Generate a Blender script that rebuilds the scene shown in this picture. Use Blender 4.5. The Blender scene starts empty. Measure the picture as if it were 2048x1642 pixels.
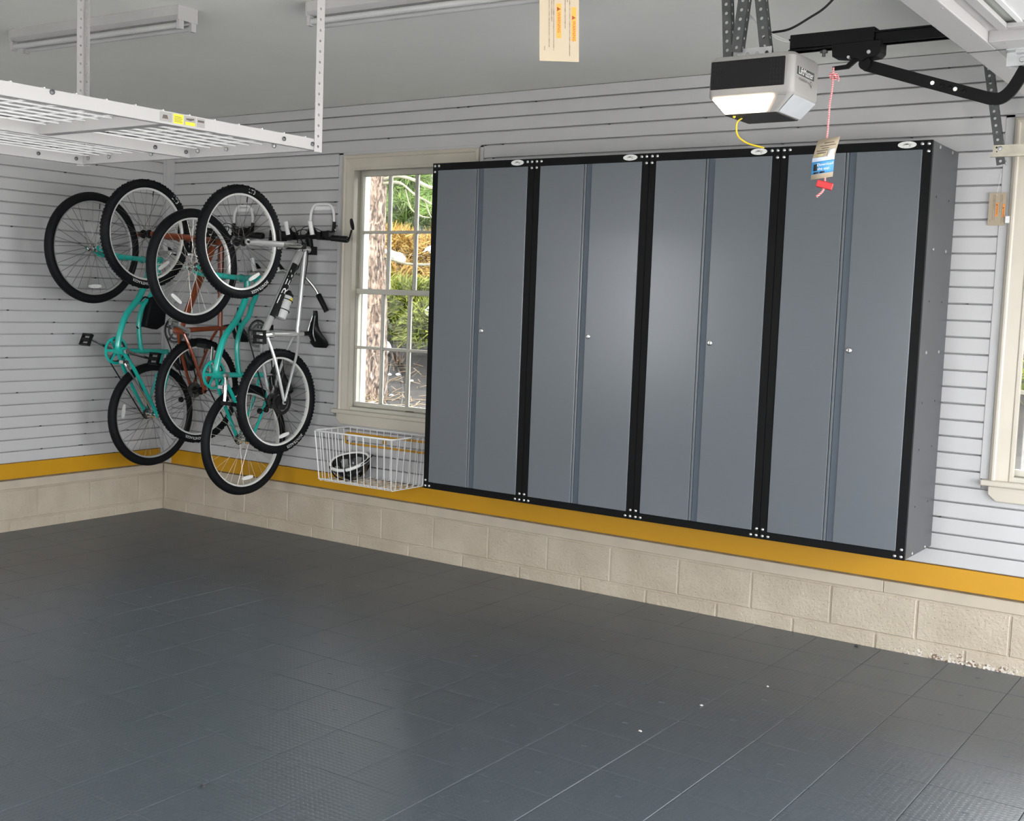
import bpy, bmesh, math, random
from math import sin, cos, pi, sqrt, radians
from mathutils import Vector as V, Matrix, noise
import numpy as np

random.seed(7)
rng = np.random.default_rng(7)
S = bpy.context.scene
COL = S.collection

# ---------------------------------------------------------------- camera, world, lights
cam_d = bpy.data.cameras.new('camera')
cam = bpy.data.objects.new('camera', cam_d)
COL.objects.link(cam)
cam.location = (6.7644, -5.6456, 1.5868)
cam.rotation_euler = (1.4792, -0.0345, 0.6218)
cam_d.sensor_width = 36
cam_d.lens = 2373.47 / 2048 * 36
cam_d.shift_x = (1024 - 948.74) / 2048
cam_d.shift_y = -(821 - 816.34) / 2048
cam_d.clip_start = 0.05
S.camera = cam
S.view_settings.view_transform = 'Standard'
S.view_settings.look = 'None'
S.view_settings.gamma = 1
S.view_settings.use_curve_mapping = False
S.view_settings.exposure = 1.02
S.cycles.use_denoising = True
S.cycles.max_bounces = 10
S.cycles.diffuse_bounces = 7
S.cycles.glossy_bounces = 4
S.cycles.transmission_bounces = 8
S.cycles.transparent_max_bounces = 12
S.cycles.caustics_reflective = False
S.cycles.caustics_refractive = False
S.cycles.sample_clamp_indirect = 8

SKY = 7.0
w = bpy.data.worlds.new('overcast_sky')
S.world = w
w.use_nodes = True
nt = w.node_tree
bg = nt.nodes['Background']
geo = nt.nodes.new('ShaderNodeTexCoord')
sep = nt.nodes.new('ShaderNodeSeparateXYZ')
ramp = nt.nodes.new('ShaderNodeValToRGB')
nt.links.new(geo.outputs['Generated'], sep.inputs[0])
nt.links.new(sep.outputs['Z'], ramp.inputs[0])
ramp.color_ramp.elements[0].position = 0.0
ramp.color_ramp.elements[0].color = (0.94, 0.965, 1.0, 1)
ramp.color_ramp.elements[1].position = 1.0
ramp.color_ramp.elements[1].color = (0.97, 0.985, 1.0, 1)
nt.links.new(ramp.outputs[0], bg.inputs['Color'])
bg.inputs['Strength'].default_value = SKY


def portal(name, loc, rot, sx, sy):
    d = bpy.data.lights.new(name, 'AREA')
    d.shape = 'RECTANGLE'
    d.size, d.size_y = sx, sy
    d.cycles.is_portal = True
    o = bpy.data.objects.new(name, d)
    COL.objects.link(o)
    o.location = loc
    o.rotation_euler = rot


RX = 8.3      # wall with the two big door openings
RY = -7.0     # wall behind the camera
CZ = 2.757    # ceiling
BAYS = ((-2.75, -0.45), (-6.0, -3.7))
for y0, y1 in BAYS:
    portal('door_opening_portal', (RX + 0.02, (y0 + y1) / 2, 1.1), (radians(90), 0, radians(90)), y1 - y0, 2.2)
portal('window_portal', (2.215, 0.22, 1.62), (radians(-90), 0, 0), 0.9, 1.56)
REAR_FILL = (4.2, 5.9)     # third opening in the wall behind the camera, added for frontal fill light
RWIN = (0.30, 1.15)   # window in that wall
portal('door_opening_portal', ((REAR_FILL[0] + REAR_FILL[1]) / 2, RY - 0.02, 1.1), (radians(90), 0, 0), REAR_FILL[1] - REAR_FILL[0], 2.2)  # portal of the added rear fill opening
portal('window_portal', (sum(RWIN) / 2, RY - 0.02, 1.62), (radians(90), 0, 0), 0.85, 1.5)
portal('window_portal', (6.12, 0.22, 1.62), (radians(-90), 0, 0), 0.9, 1.56)


# ---------------------------------------------------------------- materials
MATS = {}


def mat(name, col, rough=0.5, metal=0.0, nscale=0, namt=0.0, bump=0.0, bscale=200, spec=0.5, emit=None, estr=0, coat=0):
    """procedural principled material: colour varied by noise, optional fine bump"""
    if name in MATS:
        return MATS[name]
    m = bpy.data.materials.new(name)
    m.use_nodes = True
    t = m.node_tree
    b = t.nodes['Principled BSDF']
    b.inputs['Base Color'].default_value = (*col, 1)
    b.inputs['Roughness'].default_value = rough
    b.inputs['Metallic'].default_value = metal
    b.inputs['Specular IOR Level'].default_value = spec
    if coat:
        b.inputs['Coat Weight'].default_value = coat
        b.inputs['Coat Roughness'].default_value = 0.1
    tc = t.nodes.new('ShaderNodeTexCoord')
    if namt:
        n = t.nodes.new('ShaderNodeTexNoise')
        n.inputs['Scale'].default_value = nscale or 8
        n.inputs['Detail'].default_value = 5
        t.links.new(tc.outputs['Object'], n.inputs['Vector'])
        r = t.nodes.new('ShaderNodeMapRange')
        r.inputs[1].default_value, r.inputs[2].default_value = 0.3, 0.7
        r.inputs[3].default_value, r.inputs[4].default_value = 1 - namt, 1 + namt
        t.links.new(n.outputs[0], r.inputs[0])
        mx = t.nodes.new('ShaderNodeVectorMath')
        mx.operation = 'SCALE'
        mx.inputs[0].default_value = col
        t.links.new(r.outputs[0], mx.inputs['Scale'])
        t.links.new(mx.outputs[0], b.inputs['Base Color'])
    if bump:
        n2 = t.nodes.new('ShaderNodeTexNoise')
        n2.inputs['Scale'].default_value = bscale
        n2.inputs['Detail'].default_value = 3
        t.links.new(tc.outputs['Object'], n2.inputs['Vector'])
        bp = t.nodes.new('ShaderNodeBump')
        bp.inputs['Strength'].default_value = bump
        bp.inputs['Distance'].default_value = 0.002
        t.links.new(n2.outputs[0], bp.inputs['Height'])
        t.links.new(bp.outputs[0], b.inputs['Normal'])
    if emit:
        b.inputs['Emission Color'].default_value = (*emit, 1)
        b.inputs['Emission Strength'].default_value = estr
    MATS[name] = m
    return m


def math_node(t, op, a, b=None, c=None):
    n = t.nodes.new('ShaderNodeMath')
    n.operation = op
    for i, x in enumerate((a, b, c)):
        if x is None:
            continue
        if isinstance(x, (int, float)):
            n.inputs[i].default_value = x
        else:
            t.links.new(x, n.inputs[i])
    return n.outputs[0]


M_slat = mat('grey_white_pvc', (0.50, 0.495, 0.495), 0.42, nscale=3, namt=0.02, bump=0.03, bscale=60)
M_back = mat('pvc_groove', (0.44, 0.435, 0.435), 0.6, nscale=5, namt=0.03)
M_ceil = mat('ceiling_paint', (0.86, 0.85, 0.80), 0.8, nscale=2, namt=0.02, bump=0.08, bscale=350)
M_plain = mat('plain_wall_paint', (0.74, 0.73, 0.71), 0.8, nscale=2, namt=0.03)
M_yellow = mat('yellow_pvc', (0.51, 0.255, 0.005), 0.38, nscale=3, namt=0.03)
M_trim = mat('cream_gloss_trim', (0.53, 0.485, 0.405), 0.35, nscale=6, namt=0.03)
M_sash = mat('cream_sash_paint', (0.52, 0.50, 0.43), 0.4, nscale=6, namt=0.03)
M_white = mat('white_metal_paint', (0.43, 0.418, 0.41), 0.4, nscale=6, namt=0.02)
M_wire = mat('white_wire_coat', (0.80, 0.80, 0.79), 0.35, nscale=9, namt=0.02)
M_sill = mat('cream_sill_board', (0.46, 0.40, 0.315), 0.6, nscale=7, namt=0.07, bump=0.25, bscale=40)
M_floorbase = mat('slab_under_tiles', (0.02, 0.02, 0.022), 0.9, nscale=7, namt=0.1)
M_steel = mat('galvanised_steel', (0.42, 0.43, 0.43), 0.42, 0.85, nscale=25, namt=0.12)
M_dsteel = mat('dark_angle_steel', (0.10, 0.105, 0.105), 0.45, 0.6, nscale=25, namt=0.15)
M_tan = mat('zinc_track', (0.50, 0.47, 0.38), 0.4, 0.7, nscale=25, namt=0.1)
M_black = mat('black_powder_coat', (0.003, 0.0032, 0.0035), 0.5, nscale=20, namt=0.1, spec=0.14)
M_blackm = mat('black_plastic', (0.006, 0.006, 0.0065), 0.45, nscale=20, namt=0.1, spec=0.25)
M_rubber = mat('tyre_rubber', (0.006, 0.0065, 0.0075), 0.6, nscale=40, namt=0.15, spec=0.15)
M_chrome = mat('chrome', (0.75, 0.75, 0.74), 0.14, 1.0, nscale=10, namt=0.03)
M_alu = mat('brushed_aluminium', (0.62, 0.62, 0.61), 0.3, 0.9, nscale=30, namt=0.05)
M_rim = mat('rim_silver', (0.74, 0.73, 0.70), 0.35, 0.25, nscale=10, namt=0.03)
M_rimgrey = mat('rim_grey', (0.36, 0.36, 0.35), 0.4, 0.3, nscale=10, namt=0.05)
M_spoke_l = mat('spoke_bright', (0.70, 0.66, 0.56), 0.3, 0.6, nscale=10, namt=0.05)
M_spoke_d = mat('spoke_dark', (0.10, 0.09, 0.08), 0.35, 0.6, nscale=10, namt=0.05)
M_teal = mat('teal_gloss', (0.012, 0.42, 0.35), 0.22, nscale=10, namt=0.04, coat=0.5)
M_orange = mat('burnt_orange_gloss', (0.24, 0.046, 0.012), 0.28, 0.15, nscale=10, namt=0.06, coat=0.5)
M_silver = mat('silver_paint', (0.60, 0.60, 0.59), 0.25, 0.55, nscale=10, namt=0.04)
M_refl = mat('reflector_white', (0.75, 0.75, 0.72), 0.25, nscale=120, namt=0.12)
M_door = mat('blue_grey_powder_coat', (0.120, 0.133, 0.147), 0.24, nscale=2, namt=0.02, bump=0.015, bscale=500)
M_strip = mat('slate_recess', (0.060, 0.078, 0.100), 0.45, nscale=5, namt=0.04)
M_side = mat('charcoal_steel_side', (0.065, 0.068, 0.073), 0.42, nscale=5, namt=0.05, bump=0.04, bscale=500)
M_text_w = mat('white_print', (0.85, 0.85, 0.82), 0.6, nscale=9, namt=0.02)
M_text_d = mat('dark_print', (0.09, 0.07, 0.06), 0.6, nscale=9, namt=0.05)
M_card = mat('cream_card', (0.41, 0.34, 0.245), 0.55, nscale=9, namt=0.03)
M_warn = mat('orange_print', (0.85, 0.30, 0.05), 0.55, nscale=9, namt=0.03)
M_warn_d = mat('brown_print', (0.24, 0.05, 0.01), 0.55, nscale=9, namt=0.05)
M_op = mat('opener_grey_plastic', (0.31, 0.30, 0.285), 0.45, nscale=9, namt=0.03)
M_red = mat('red_plastic', (0.60, 0.035, 0.04), 0.35, nscale=9, namt=0.05)
M_ycord = mat('yellow_cord', (0.85, 0.62, 0.03), 0.4, nscale=9, namt=0.04)
M_tube = mat('fluorescent_tube_off', (0.46, 0.46, 0.45), 0.2, nscale=9, namt=0.02)
M_orangeband = mat('orange_band', (0.56, 0.27, 0.012), 0.4, nscale=9, namt=0.04)
M_helm = mat('helmet_black_shell', (0.018, 0.018, 0.019), 0.2, nscale=12, namt=0.1, coat=0.4)
M_helmfoam = mat('helmet_grey_foam', (0.26, 0.26, 0.255), 0.8, nscale=40, namt=0.2)
M_lamp = mat('lamp_lens', (0.9, 0.88, 0.84), 0.4, emit=(1.0, 0.80, 0.56), estr=14, nscale=5, namt=0.01)
M_bottle = mat('bottle_plastic', (0.62, 0.63, 0.62), 0.25, nscale=9, namt=0.03)
M_bark = mat('pine_bark', (0.15, 0.108, 0.080), 0.9)
M_snow = mat('snow', (0.85, 0.87, 0.92), 0.8, nscale=14, namt=0.03)
M_mulch = mat('dark_mulch_ground', (0.018, 0.015, 0.013), 0.95, nscale=9, namt=0.5, bump=1.0, bscale=30)
M_drive = mat('pale_concrete_drive', (0.72, 0.70, 0.68), 0.9, nscale=9, namt=0.12)
M_siding = mat('white_exterior_trim', (0.70, 0.72, 0.74), 0.6, nscale=4, namt=0.02)
M_brass = mat('dull_brass', (0.16, 0.12, 0.06), 0.4, 0.7, nscale=30, namt=0.1)
M_debris = mat('grit', (0.05, 0.05, 0.052), 0.6, nscale=30, namt=0.4)
M_debris_l = mat('pale_grit', (0.5, 0.48, 0.44), 0.6, nscale=30, namt=0.3)


def stripes(name, a, b, freq):
    m = mat(name, a, 0.7)
    t = m.node_tree
    bsdf = t.nodes['Principled BSDF']
    tc = t.nodes.new('ShaderNodeTexCoord')
    wv = t.nodes.new('ShaderNodeTexWave')
    wv.bands_direction = 'Z'
    wv.inputs['Scale'].default_value = freq
    t.links.new(tc.outputs['Object'], wv.inputs['Vector'])
    r = t.nodes.new('ShaderNodeValToRGB')
    r.color_ramp.elements[0].color = (*a, 1)
    r.color_ramp.elements[1].color = (*b, 1)
    r.color_ramp.elements[0].position, r.color_ramp.elements[1].position = 0.4, 0.6
    t.links.new(wv.outputs['Fac'], r.inputs[0])
    t.links.new(r.outputs[0], bsdf.inputs['Base Color'])
    return m


M_rope = stripes('red_white_rope', (0.62, 0.05, 0.06), (0.8, 0.62, 0.60), 55)


def block_material():
    m = mat('cream_painted_block', (0.57, 0.50, 0.39), 0.62)
    t = m.node_tree
    b = t.nodes['Principled BSDF']
    g = t.nodes.new('ShaderNodeNewGeometry')
    n = t.nodes.new('ShaderNodeTexNoise')
    n.inputs['Scale'].default_value = 70
    n.inputs['Detail'].default_value = 6
    t.links.new(g.outputs['Position'], n.inputs['Vector'])
    vo = t.nodes.new('ShaderNodeTexVoronoi')
    vo.inputs['Scale'].default_value = 75
    t.links.new(g.outputs['Position'], vo.inputs['Vector'])
    pit = math_node(t, 'SMOOTH_MIN', vo.outputs['Distance'], 0.22, 0.1)
    h = math_node(t, 'ADD', math_node(t, 'MULTIPLY', n.outputs[0], 0.9), math_node(t, 'MULTIPLY', pit, 2.6))
    bp = t.nodes.new('ShaderNodeBump')
    bp.inputs['Strength'].default_value = 0.9
    bp.inputs['Distance'].default_value = 0.005
    t.links.new(h, bp.inputs['Height'])
    t.links.new(bp.outputs[0], b.inputs['Normal'])
    # peeled paint along the foot of the wall (wear with a shape of its own)
    sp = t.nodes.new('ShaderNodeSeparateXYZ')
    t.links.new(g.outputs['Position'], sp.inputs[0])
    n2 = t.nodes.new('ShaderNodeTexNoise')
    n2.inputs['Scale'].default_value = 34
    n2.inputs['Detail'].default_value = 8
    n2.inputs['Roughness'].default_value = 0.75
    t.links.new(g.outputs['Position'], n2.inputs['Vector'])
    dx = math_node(t, 'ABSOLUTE', math_node(t, 'SUBTRACT', sp.outputs['X'], 5.55))
    near = math_node(t, 'SUBTRACT', 1.0, math_node(t, 'MULTIPLY', dx, 1.3))
    near = math_node(t, 'MAXIMUM', near, 0.12)
    low = math_node(t, 'SUBTRACT', 1.0, math_node(t, 'MULTIPLY', sp.outputs['Z'], 13.0))
    low = math_node(t, 'MAXIMUM', low, 0.0)
    mk = math_node(t, 'MULTIPLY', math_node(t, 'MULTIPLY', near, low), 0.34)
    th = math_node(t, 'GREATER_THAN', math_node(t, 'ADD', n2.outputs[0], mk), 0.74)
    n3 = t.nodes.new('ShaderNodeTexNoise')
    n3.inputs['Scale'].default_value = 90
    t.links.new(g.outputs['Position'], n3.inputs['Vector'])
    cr = t.nodes.new('ShaderNodeValToRGB')
    cr.color_ramp.elements[0].color = (0.16, 0.10, 0.06, 1)
    cr.color_ramp.elements[1].color = (0.62, 0.58, 0.52, 1)
    cr.color_ramp.elements[0].position, cr.color_ramp.elements[1].position = 0.42, 0.56
    t.links.new(n3.outputs[0], cr.inputs[0])
    n4 = t.nodes.new('ShaderNodeTexNoise')
    n4.inputs['Scale'].default_value = 5
    t.links.new(g.outputs['Position'], n4.inputs['Vector'])
    base = t.nodes.new('ShaderNodeValToRGB')
    base.color_ramp.elements[0].color = (0.415, 0.355, 0.272, 1)
    base.color_ramp.elements[1].color = (0.47, 0.41, 0.322, 1)
    base.color_ramp.elements[0].position, base.color_ramp.elements[1].position = 0.35, 0.65
    t.links.new(n4.outputs[0], base.inputs[0])
    mx = t.nodes.new('ShaderNodeMix')
    mx.data_type = 'RGBA'
    t.links.new(th, mx.inputs[0])
    t.links.new(base.outputs[0], mx.inputs[6])
    t.links.new(cr.outputs[0], mx.inputs[7])
    t.links.new(mx.outputs[2], b.inputs['Base Color'])
    return m


M_block = block_material()


def tile_material():
    m = mat('coin_top_tile', (0.066, 0.080, 0.094), 0.36, spec=0.65)
    t = m.node_tree
    b = t.nodes['Principled BSDF']
    g = t.nodes.new('ShaderNodeNewGeometry')
    sp = t.nodes.new('ShaderNodeSeparateXYZ')
    t.links.new(g.outputs['Position'], sp.inputs[0])
    P = 0.308 / 15

    def cell(axis, off):
        u = math_node(t, 'DIVIDE', math_node(t, 'ADD', sp.outputs[axis], off), P)
        return math_node(t, 'SUBTRACT', math_node(t, 'FRACT', math_node(t, 'ADD', u, 1000.0)), 0.5)
    fx, fy = cell('X', -5.483), cell('Y', 0.008)
    d = math_node(t, 'SQRT', math_node(t, 'ADD', math_node(t, 'POWER', math_node(t, 'ABSOLUTE', fx), 2.0), math_node(t, 'POWER', math_node(t, 'ABSOLUTE', fy), 2.0)))
    mr = t.nodes.new('ShaderNodeMapRange')
    mr.interpolation_type = 'SMOOTHSTEP'
    mr.inputs[1].default_value, mr.inputs[2].default_value = 0.22, 0.40
    mr.inputs[3].default_value, mr.inputs[4].default_value = 1.0, 0.0
    t.links.new(d, mr.inputs[0])
    n = t.nodes.new('ShaderNodeTexNoise')
    n.inputs['Scale'].default_value = 260
    t.links.new(g.outputs['Position'], n.inputs['Vector'])
    h = math_node(t, 'ADD', math_node(t, 'MULTIPLY', mr.outputs[0], 1.0), math_node(t, 'MULTIPLY', n.outputs[0], 0.12))
    bp = t.nodes.new('ShaderNodeBump')
    bp.inputs['Strength'].default_value = 0.38
    bp.inputs['Distance'].default_value = 0.0012
    t.links.new(h, bp.inputs['Height'])
    t.links.new(bp.outputs[0], b.inputs['Normal'])
    n2 = t.nodes.new('ShaderNodeTexNoise')
    n2.inputs['Scale'].default_value = 0.7
    n2.inputs['Detail'].default_value = 2
    t.links.new(g.outputs['Position'], n2.inputs['Vector'])
    r = t.nodes.new('ShaderNodeMapRange')
    r.inputs[1].default_value, r.inputs[2].default_value = 0.3, 0.7
    r.inputs[3].default_value, r.inputs[4].default_value = 0.31, 0.38
    t.links.new(n2.outputs[0], r.inputs[0])
    t.links.new(r.outputs[0], b.inputs['Roughness'])
    return m


M_tile = tile_material()


def glass_material():
    m = bpy.data.materials.new('clear_window_glass')
    m.use_nodes = True
    t = m.node_tree
    t.nodes.clear()
    o = t.nodes.new('ShaderNodeOutputMaterial')
    tr = t.nodes.new('ShaderNodeBsdfTransparent')
    tr.inputs[0].default_value = (0.96, 0.97, 0.96, 1)
    gl = t.nodes.new('ShaderNodeBsdfGlossy')
    gl.inputs['Roughness'].default_value = 0.02
    fr = t.nodes.new('ShaderNodeFresnel')
    mx = t.nodes.new('ShaderNodeMixShader')
    t.links.new(fr.outputs[0], mx.inputs[0])
    t.links.new(tr.outputs[0], mx.inputs[1])
    t.links.new(gl.outputs[0], mx.inputs[2])
    t.links.new(mx.outputs[0], o.inputs[0])
    return m


M_glass = glass_material()


def bark_material():
    t = M_bark.node_tree
    b = t.nodes['Principled BSDF']
    tc = t.nodes.new('ShaderNodeTexCoord')
    mp = t.nodes.new('ShaderNodeMapping')
    mp.inputs['Scale'].default_value = (1, 1, 0.32)
    t.links.new(tc.outputs['Object'], mp.inputs[0])
    n = t.nodes.new('ShaderNodeTexNoise')
    n.inputs['Scale'].default_value = 34
    n.inputs['Detail'].default_value = 7
    n.inputs['Distortion'].default_value = 1.2
    t.links.new(mp.outputs[0], n.inputs['Vector'])
    r = t.nodes.new('ShaderNodeValToRGB')
    e = r.color_ramp.elements
    e[0].color, e[0].position = (0.030, 0.020, 0.015, 1), 0.38
    e[1].color, e[1].position = (0.29, 0.22, 0.17, 1), 0.62
    k = e.new(0.48)
    k.color = (0.13, 0.085, 0.06, 1)
    t.links.new(n.outputs[0], r.inputs[0])
    t.links.new(r.outputs[0], b.inputs['Base Color'])
    bp = t.nodes.new('ShaderNodeBump')
    bp.inputs['Strength'].default_value = 1.0
    bp.inputs['Distance'].default_value = 0.02
    t.links.new(n.outputs[0], bp.inputs['Height'])
    t.links.new(bp.outputs[0], b.inputs['Normal'])


bark_material()


def foliage_material(name, a, b):
    m = mat(name, a, 0.75, spec=0.2)
    t = m.node_tree
    bs = t.nodes['Principled BSDF']
    g = t.nodes.new('ShaderNodeNewGeometry')
    r = t.nodes.new('ShaderNodeValToRGB')
    r.color_ramp.elements[0].color = (*a, 1)
    r.color_ramp.elements[1].color = (*b, 1)
    t.links.new(g.outputs['Random Per Island'], r.inputs[0])
    t.links.new(r.outputs[0], bs.inputs['Base Color'])
    return m


# ---------------------------------------------------------------- mesh builder
def basis(d):
    d = V(d).normalized()
    a = V((0, 0, 1)) if abs(d.z) < 0.9 else V((1, 0, 0))
    u = d.cross(a).normalized()
    return u, d.cross(u).normalized()


def spl(pts, n=6):
    """Catmull-Rom through the points"""
    P = [V(p) for p in pts]
    if len(P) < 3:
        return P
    P = [P[0] * 2 - P[1]] + P + [P[-1] * 2 - P[-2]]
    out = []
    for i in range(1, len(P) - 2):
        for k in range(n):
            t = k / n
            a, b, c, d = P[i - 1], P[i], P[i + 1], P[i + 2]
            out.append(0.5 * ((2 * b) + (c - a) * t + (2 * a - 5 * b + 4 * c - d) * t * t + (3 * b - a - 3 * c + d) * t ** 3))
    out.append(P[-2])
    return out


class MB:
    def __init__(s):
        s.v, s.f = [], []

    def add(s, vs, fs):
        o = len(s.v)
        s.v += [tuple(x) for x in vs]
        s.f += [tuple(i + o for i in f) for f in fs]
        return s

    def box(s, a, b):
        (x0, y0, z0), (x1, y1, z1) = a, b
        return s.add([(x0, y0, z0), (x1, y0, z0), (x1, y1, z0), (x0, y1, z0), (x0, y0, z1), (x1, y0, z1), (x1, y1, z1), (x0, y1, z1)],
                     [(0, 3, 2, 1), (4, 5, 6, 7), (0, 1, 5, 4), (1, 2, 6, 5), (2, 3, 7, 6), (3, 0, 4, 7)])

    def obox(s, c, ax, ay, az, hx, hy, hz):
        c, ax, ay, az = V(c), V(ax), V(ay), V(az)
        vs = [c + ax * (hx * i) + ay * (hy * j) + az * (hz * k) for i, j, k in
              ((-1, -1, -1), (1, -1, -1), (1, 1, -1), (-1, 1, -1), (-1, -1, 1), (1, -1, 1), (1, 1, 1), (-1, 1, 1))]
        return s.add(vs, [(0, 3, 2, 1), (4, 5, 6, 7), (0, 1, 5, 4), (1, 2, 6, 5), (2, 3, 7, 6), (3, 0, 4, 7)])

    def bar(s, p, q, wd, ht, up=(0, 0, 1)):
        """rectangular bar from p to q"""
        p, q = V(p), V(q)
        d = (q - p).normalized()
        u = d.cross(V(up)).normalized()
        n = u.cross(d)
        return s.obox((p + q) / 2, d, u, n, (q - p).length / 2, wd / 2, ht / 2)

    def tube(s, path, r, n=10, closed=False):
        P = [V(p) for p in path]
        m = len(P)
        rs = r if isinstance(r, (list, tuple)) else [r] * m
        d0 = (P[1] - P[0]).normalized()
        u, _ = basis(d0)
        vs = []
        for i, p in enumerate(P):
            if closed:
                d = (P[(i + 1) % m] - P[i - 1]).normalized()
            else:
                d = (P[min(i + 1, m - 1)] - P[max(i - 1, 0)]).normalized()
            u = (u - d * u.dot(d)).normalized()
            w_ = d.cross(u)
            for k in range(n):
                a = 2 * pi * k / n
                vs.append(p + (u * cos(a) + w_ * sin(a)) * rs[i])
        fs = []
        for i in range(m if closed else m - 1):
            j = (i + 1) % m
            for k in range(n):
                l = (k + 1) % n
                fs.append((i * n + k, i * n + l, j * n + l, j * n + k))
        if not closed:
            fs.append(tuple(range(n))[::-1])
            fs.append(tuple((m - 1) * n + k for k in range(n)))
        return s.add(vs, fs)

    def cyl(s, p, q, r, n=12):
        return s.tube([p, q], r, n)

    def lathe(s, c, axis, prof, n=32, closed=True):
        """prof: list of (along, radius); closed ring profile or open with caps"""
        c, ax = V(c), V(axis).normalized()
        u, w_ = basis(ax)
        m = len(prof)
        vs = []
        for k in range(n):
            a = 2 * pi * k / n
            e = u * cos(a) + w_ * sin(a)
            for t, r in prof:
                vs.append(c + ax * t + e * r)
        fs = []
        for k in range(n):
            l = (k + 1) % n
            for i in range(m if closed else m - 1):
                j = (i + 1) % m
                fs.append((k * m + i, k * m + j, l * m + j, l * m + i))
        if not closed:
            fs.append(tuple(k * m for k in range(n)))
            fs.append(tuple(k * m + m - 1 for k in range(n))[::-1])
        return s.add(vs, fs)

    def prism(s, poly, ext):
        P = [V(p) for p in poly]
        e = V(ext)
        n = len(P)
        return s.add(P + [p + e for p in P], [tuple(range(n))[::-1], tuple(range(n, 2 * n))] + [(i, (i + 1) % n, n + (i + 1) % n, n + i) for i in range(n)])

    def loft(s, rings):
        n = len(rings[0])
        vs = [p for r in rings for p in r]
        fs = []
        for i in range(len(rings) - 1):
            for k in range(n):
                l = (k + 1) % n
                fs.append((i * n + k, i * n + l, (i + 1) * n + l, (i + 1) * n + k))
        fs.append(tuple(range(n))[::-1])
        fs.append(tuple((len(rings) - 1) * n + k for k in range(n)))
        return s.add(vs, fs)

    def perf(s, p, q, wd, nrm, th, pitch, hr, start=0.5):
        """flat strip from p to q of width wd with a row of real round holes; nrm = face normal"""
        p, q = V(p), V(q)
        L = (q - p).length
        d = (q - p) / L
        nn = V(nrm)
        nn = (nn - d * nn.dot(d)).normalized()
        u = nn.cross(d)
        cnt = max(1, int(L / pitch))
        st = L / cnt
        N = 8
        for i in range(cnt):
            c = p + d * (st * (i + 0.5))
            vs = []
            for side in (0.5, -0.5):
                for k in range(N):
                    a = 2 * pi * k / N
                    x, y = cos(a), sin(a)
                    f = max(abs(x), abs(y))
                    vs.append(c + d * (x / f * st / 2) + u * (y / f * wd / 2) + nn * (th * side))
                for k in range(N):
                    a = 2 * pi * k / N
                    vs.append(c + d * (cos(a) * hr) + u * (sin(a) * hr) + nn * (th * side))
            fs = []
            for k in range(N):
                l = (k + 1) % N
                fs.append((k, l, N + l, N + k))
                fs.append((2 * N + l, 2 * N + k, 3 * N + k, 3 * N + l))
                fs.append((N + k, N + l, 3 * N + l, 3 * N + k))
                fs.append((l, k, 2 * N + k, 2 * N + l))
            s.add(vs, fs)
        return s

    def mesh(s, name, m, smooth=False, origin=(0, 0, 0)):
        me = bpy.data.meshes.new(name)
        o = V(origin)
        me.from_pydata([(x - o.x, y - o.y, z - o.z) for x, y, z in s.v], [], s.f)
        if m:
            me.materials.append(m)
        bm = bmesh.new()
        bm.from_mesh(me)
        bmesh.ops.recalc_face_normals(bm, faces=bm.faces)
        bm.to_mesh(me)
        bm.free()
        if smooth:
            for pl in me.polygons:
                pl.use_smooth = True
            if smooth != 'all':
                try:
                    me.set_sharp_from_angle(angle=radians(40))
                except Exception:
                    pass
        return me

    def build(s, name, m, parent=None, smooth=True, bevel=0.0, kind=None, label=None, cat=None, group=None):
        o = bpy.data.objects.new(name, s.mesh(name, m, smooth, worldloc(parent)))
        COL.objects.link(o)
        if parent:
            o.parent = parent
        if bevel:
            b = o.modifiers.new('bevel', 'BEVEL')
            b.width = bevel
            b.segments = 2
            b.limit_method = 'ANGLE'
        tag(o, label, cat, group, kind)
        return o


def worldloc(o):
    r = V((0, 0, 0))
    while o:
        r += o.location
        o = o.parent
    return r


def tag(o, label=None, cat=None, group=None, kind=None):
    if label:
        o['label'] = label
    if cat:
        o['category'] = cat
    if group:
        o['group'] = group
    if kind:
        o['kind'] = kind
    return o


def empty(name, loc, label=None, cat=None, group=None):
    o = bpy.data.objects.new(name, None)
    o.empty_display_size = 0.05
    COL.objects.link(o)
    o.location = loc
    return tag(o, label, cat, group)


def inst(name, me, loc, parent, rot=None):
    """object sharing a mesh, at world location loc"""
    o = bpy.data.objects.new(name, me)
    COL.objects.link(o)
    o.parent = parent
    o.location = V(loc) - worldloc(parent)
    if rot:
        o.rotation_euler = rot
    return o


def text_geo(body, size):
    """flat filled text: (verts 2d, faces), centred"""
    cu = bpy.data.curves.new('t', 'FONT')
    cu.body = body
    cu.size = size
    cu.align_x = 'CENTER'
    cu.align_y = 'CENTER'
    cu.resolution_u = 2
    ob = bpy.data.objects.new('t', cu)
    COL.objects.link(ob)
    me = bpy.data.meshes.new_from_object(ob)
    vs = [(v.co.x, v.co.y) for v in me.vertices]
    fs = [tuple(p.vertices) for p in me.polygons]
    bpy.data.objects.remove(ob)
    bpy.data.curves.remove(cu)
    bpy.data.meshes.remove(me)
    return vs, fs


def text_on(mb, body, size, c, right, up):
    vs, fs = text_geo(body, size)
    c, r, u = V(c), V(right).normalized(), V(up).normalized()
    mb.add([c + r * x + u * y for x, y in vs], fs)
    return mb


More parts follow.
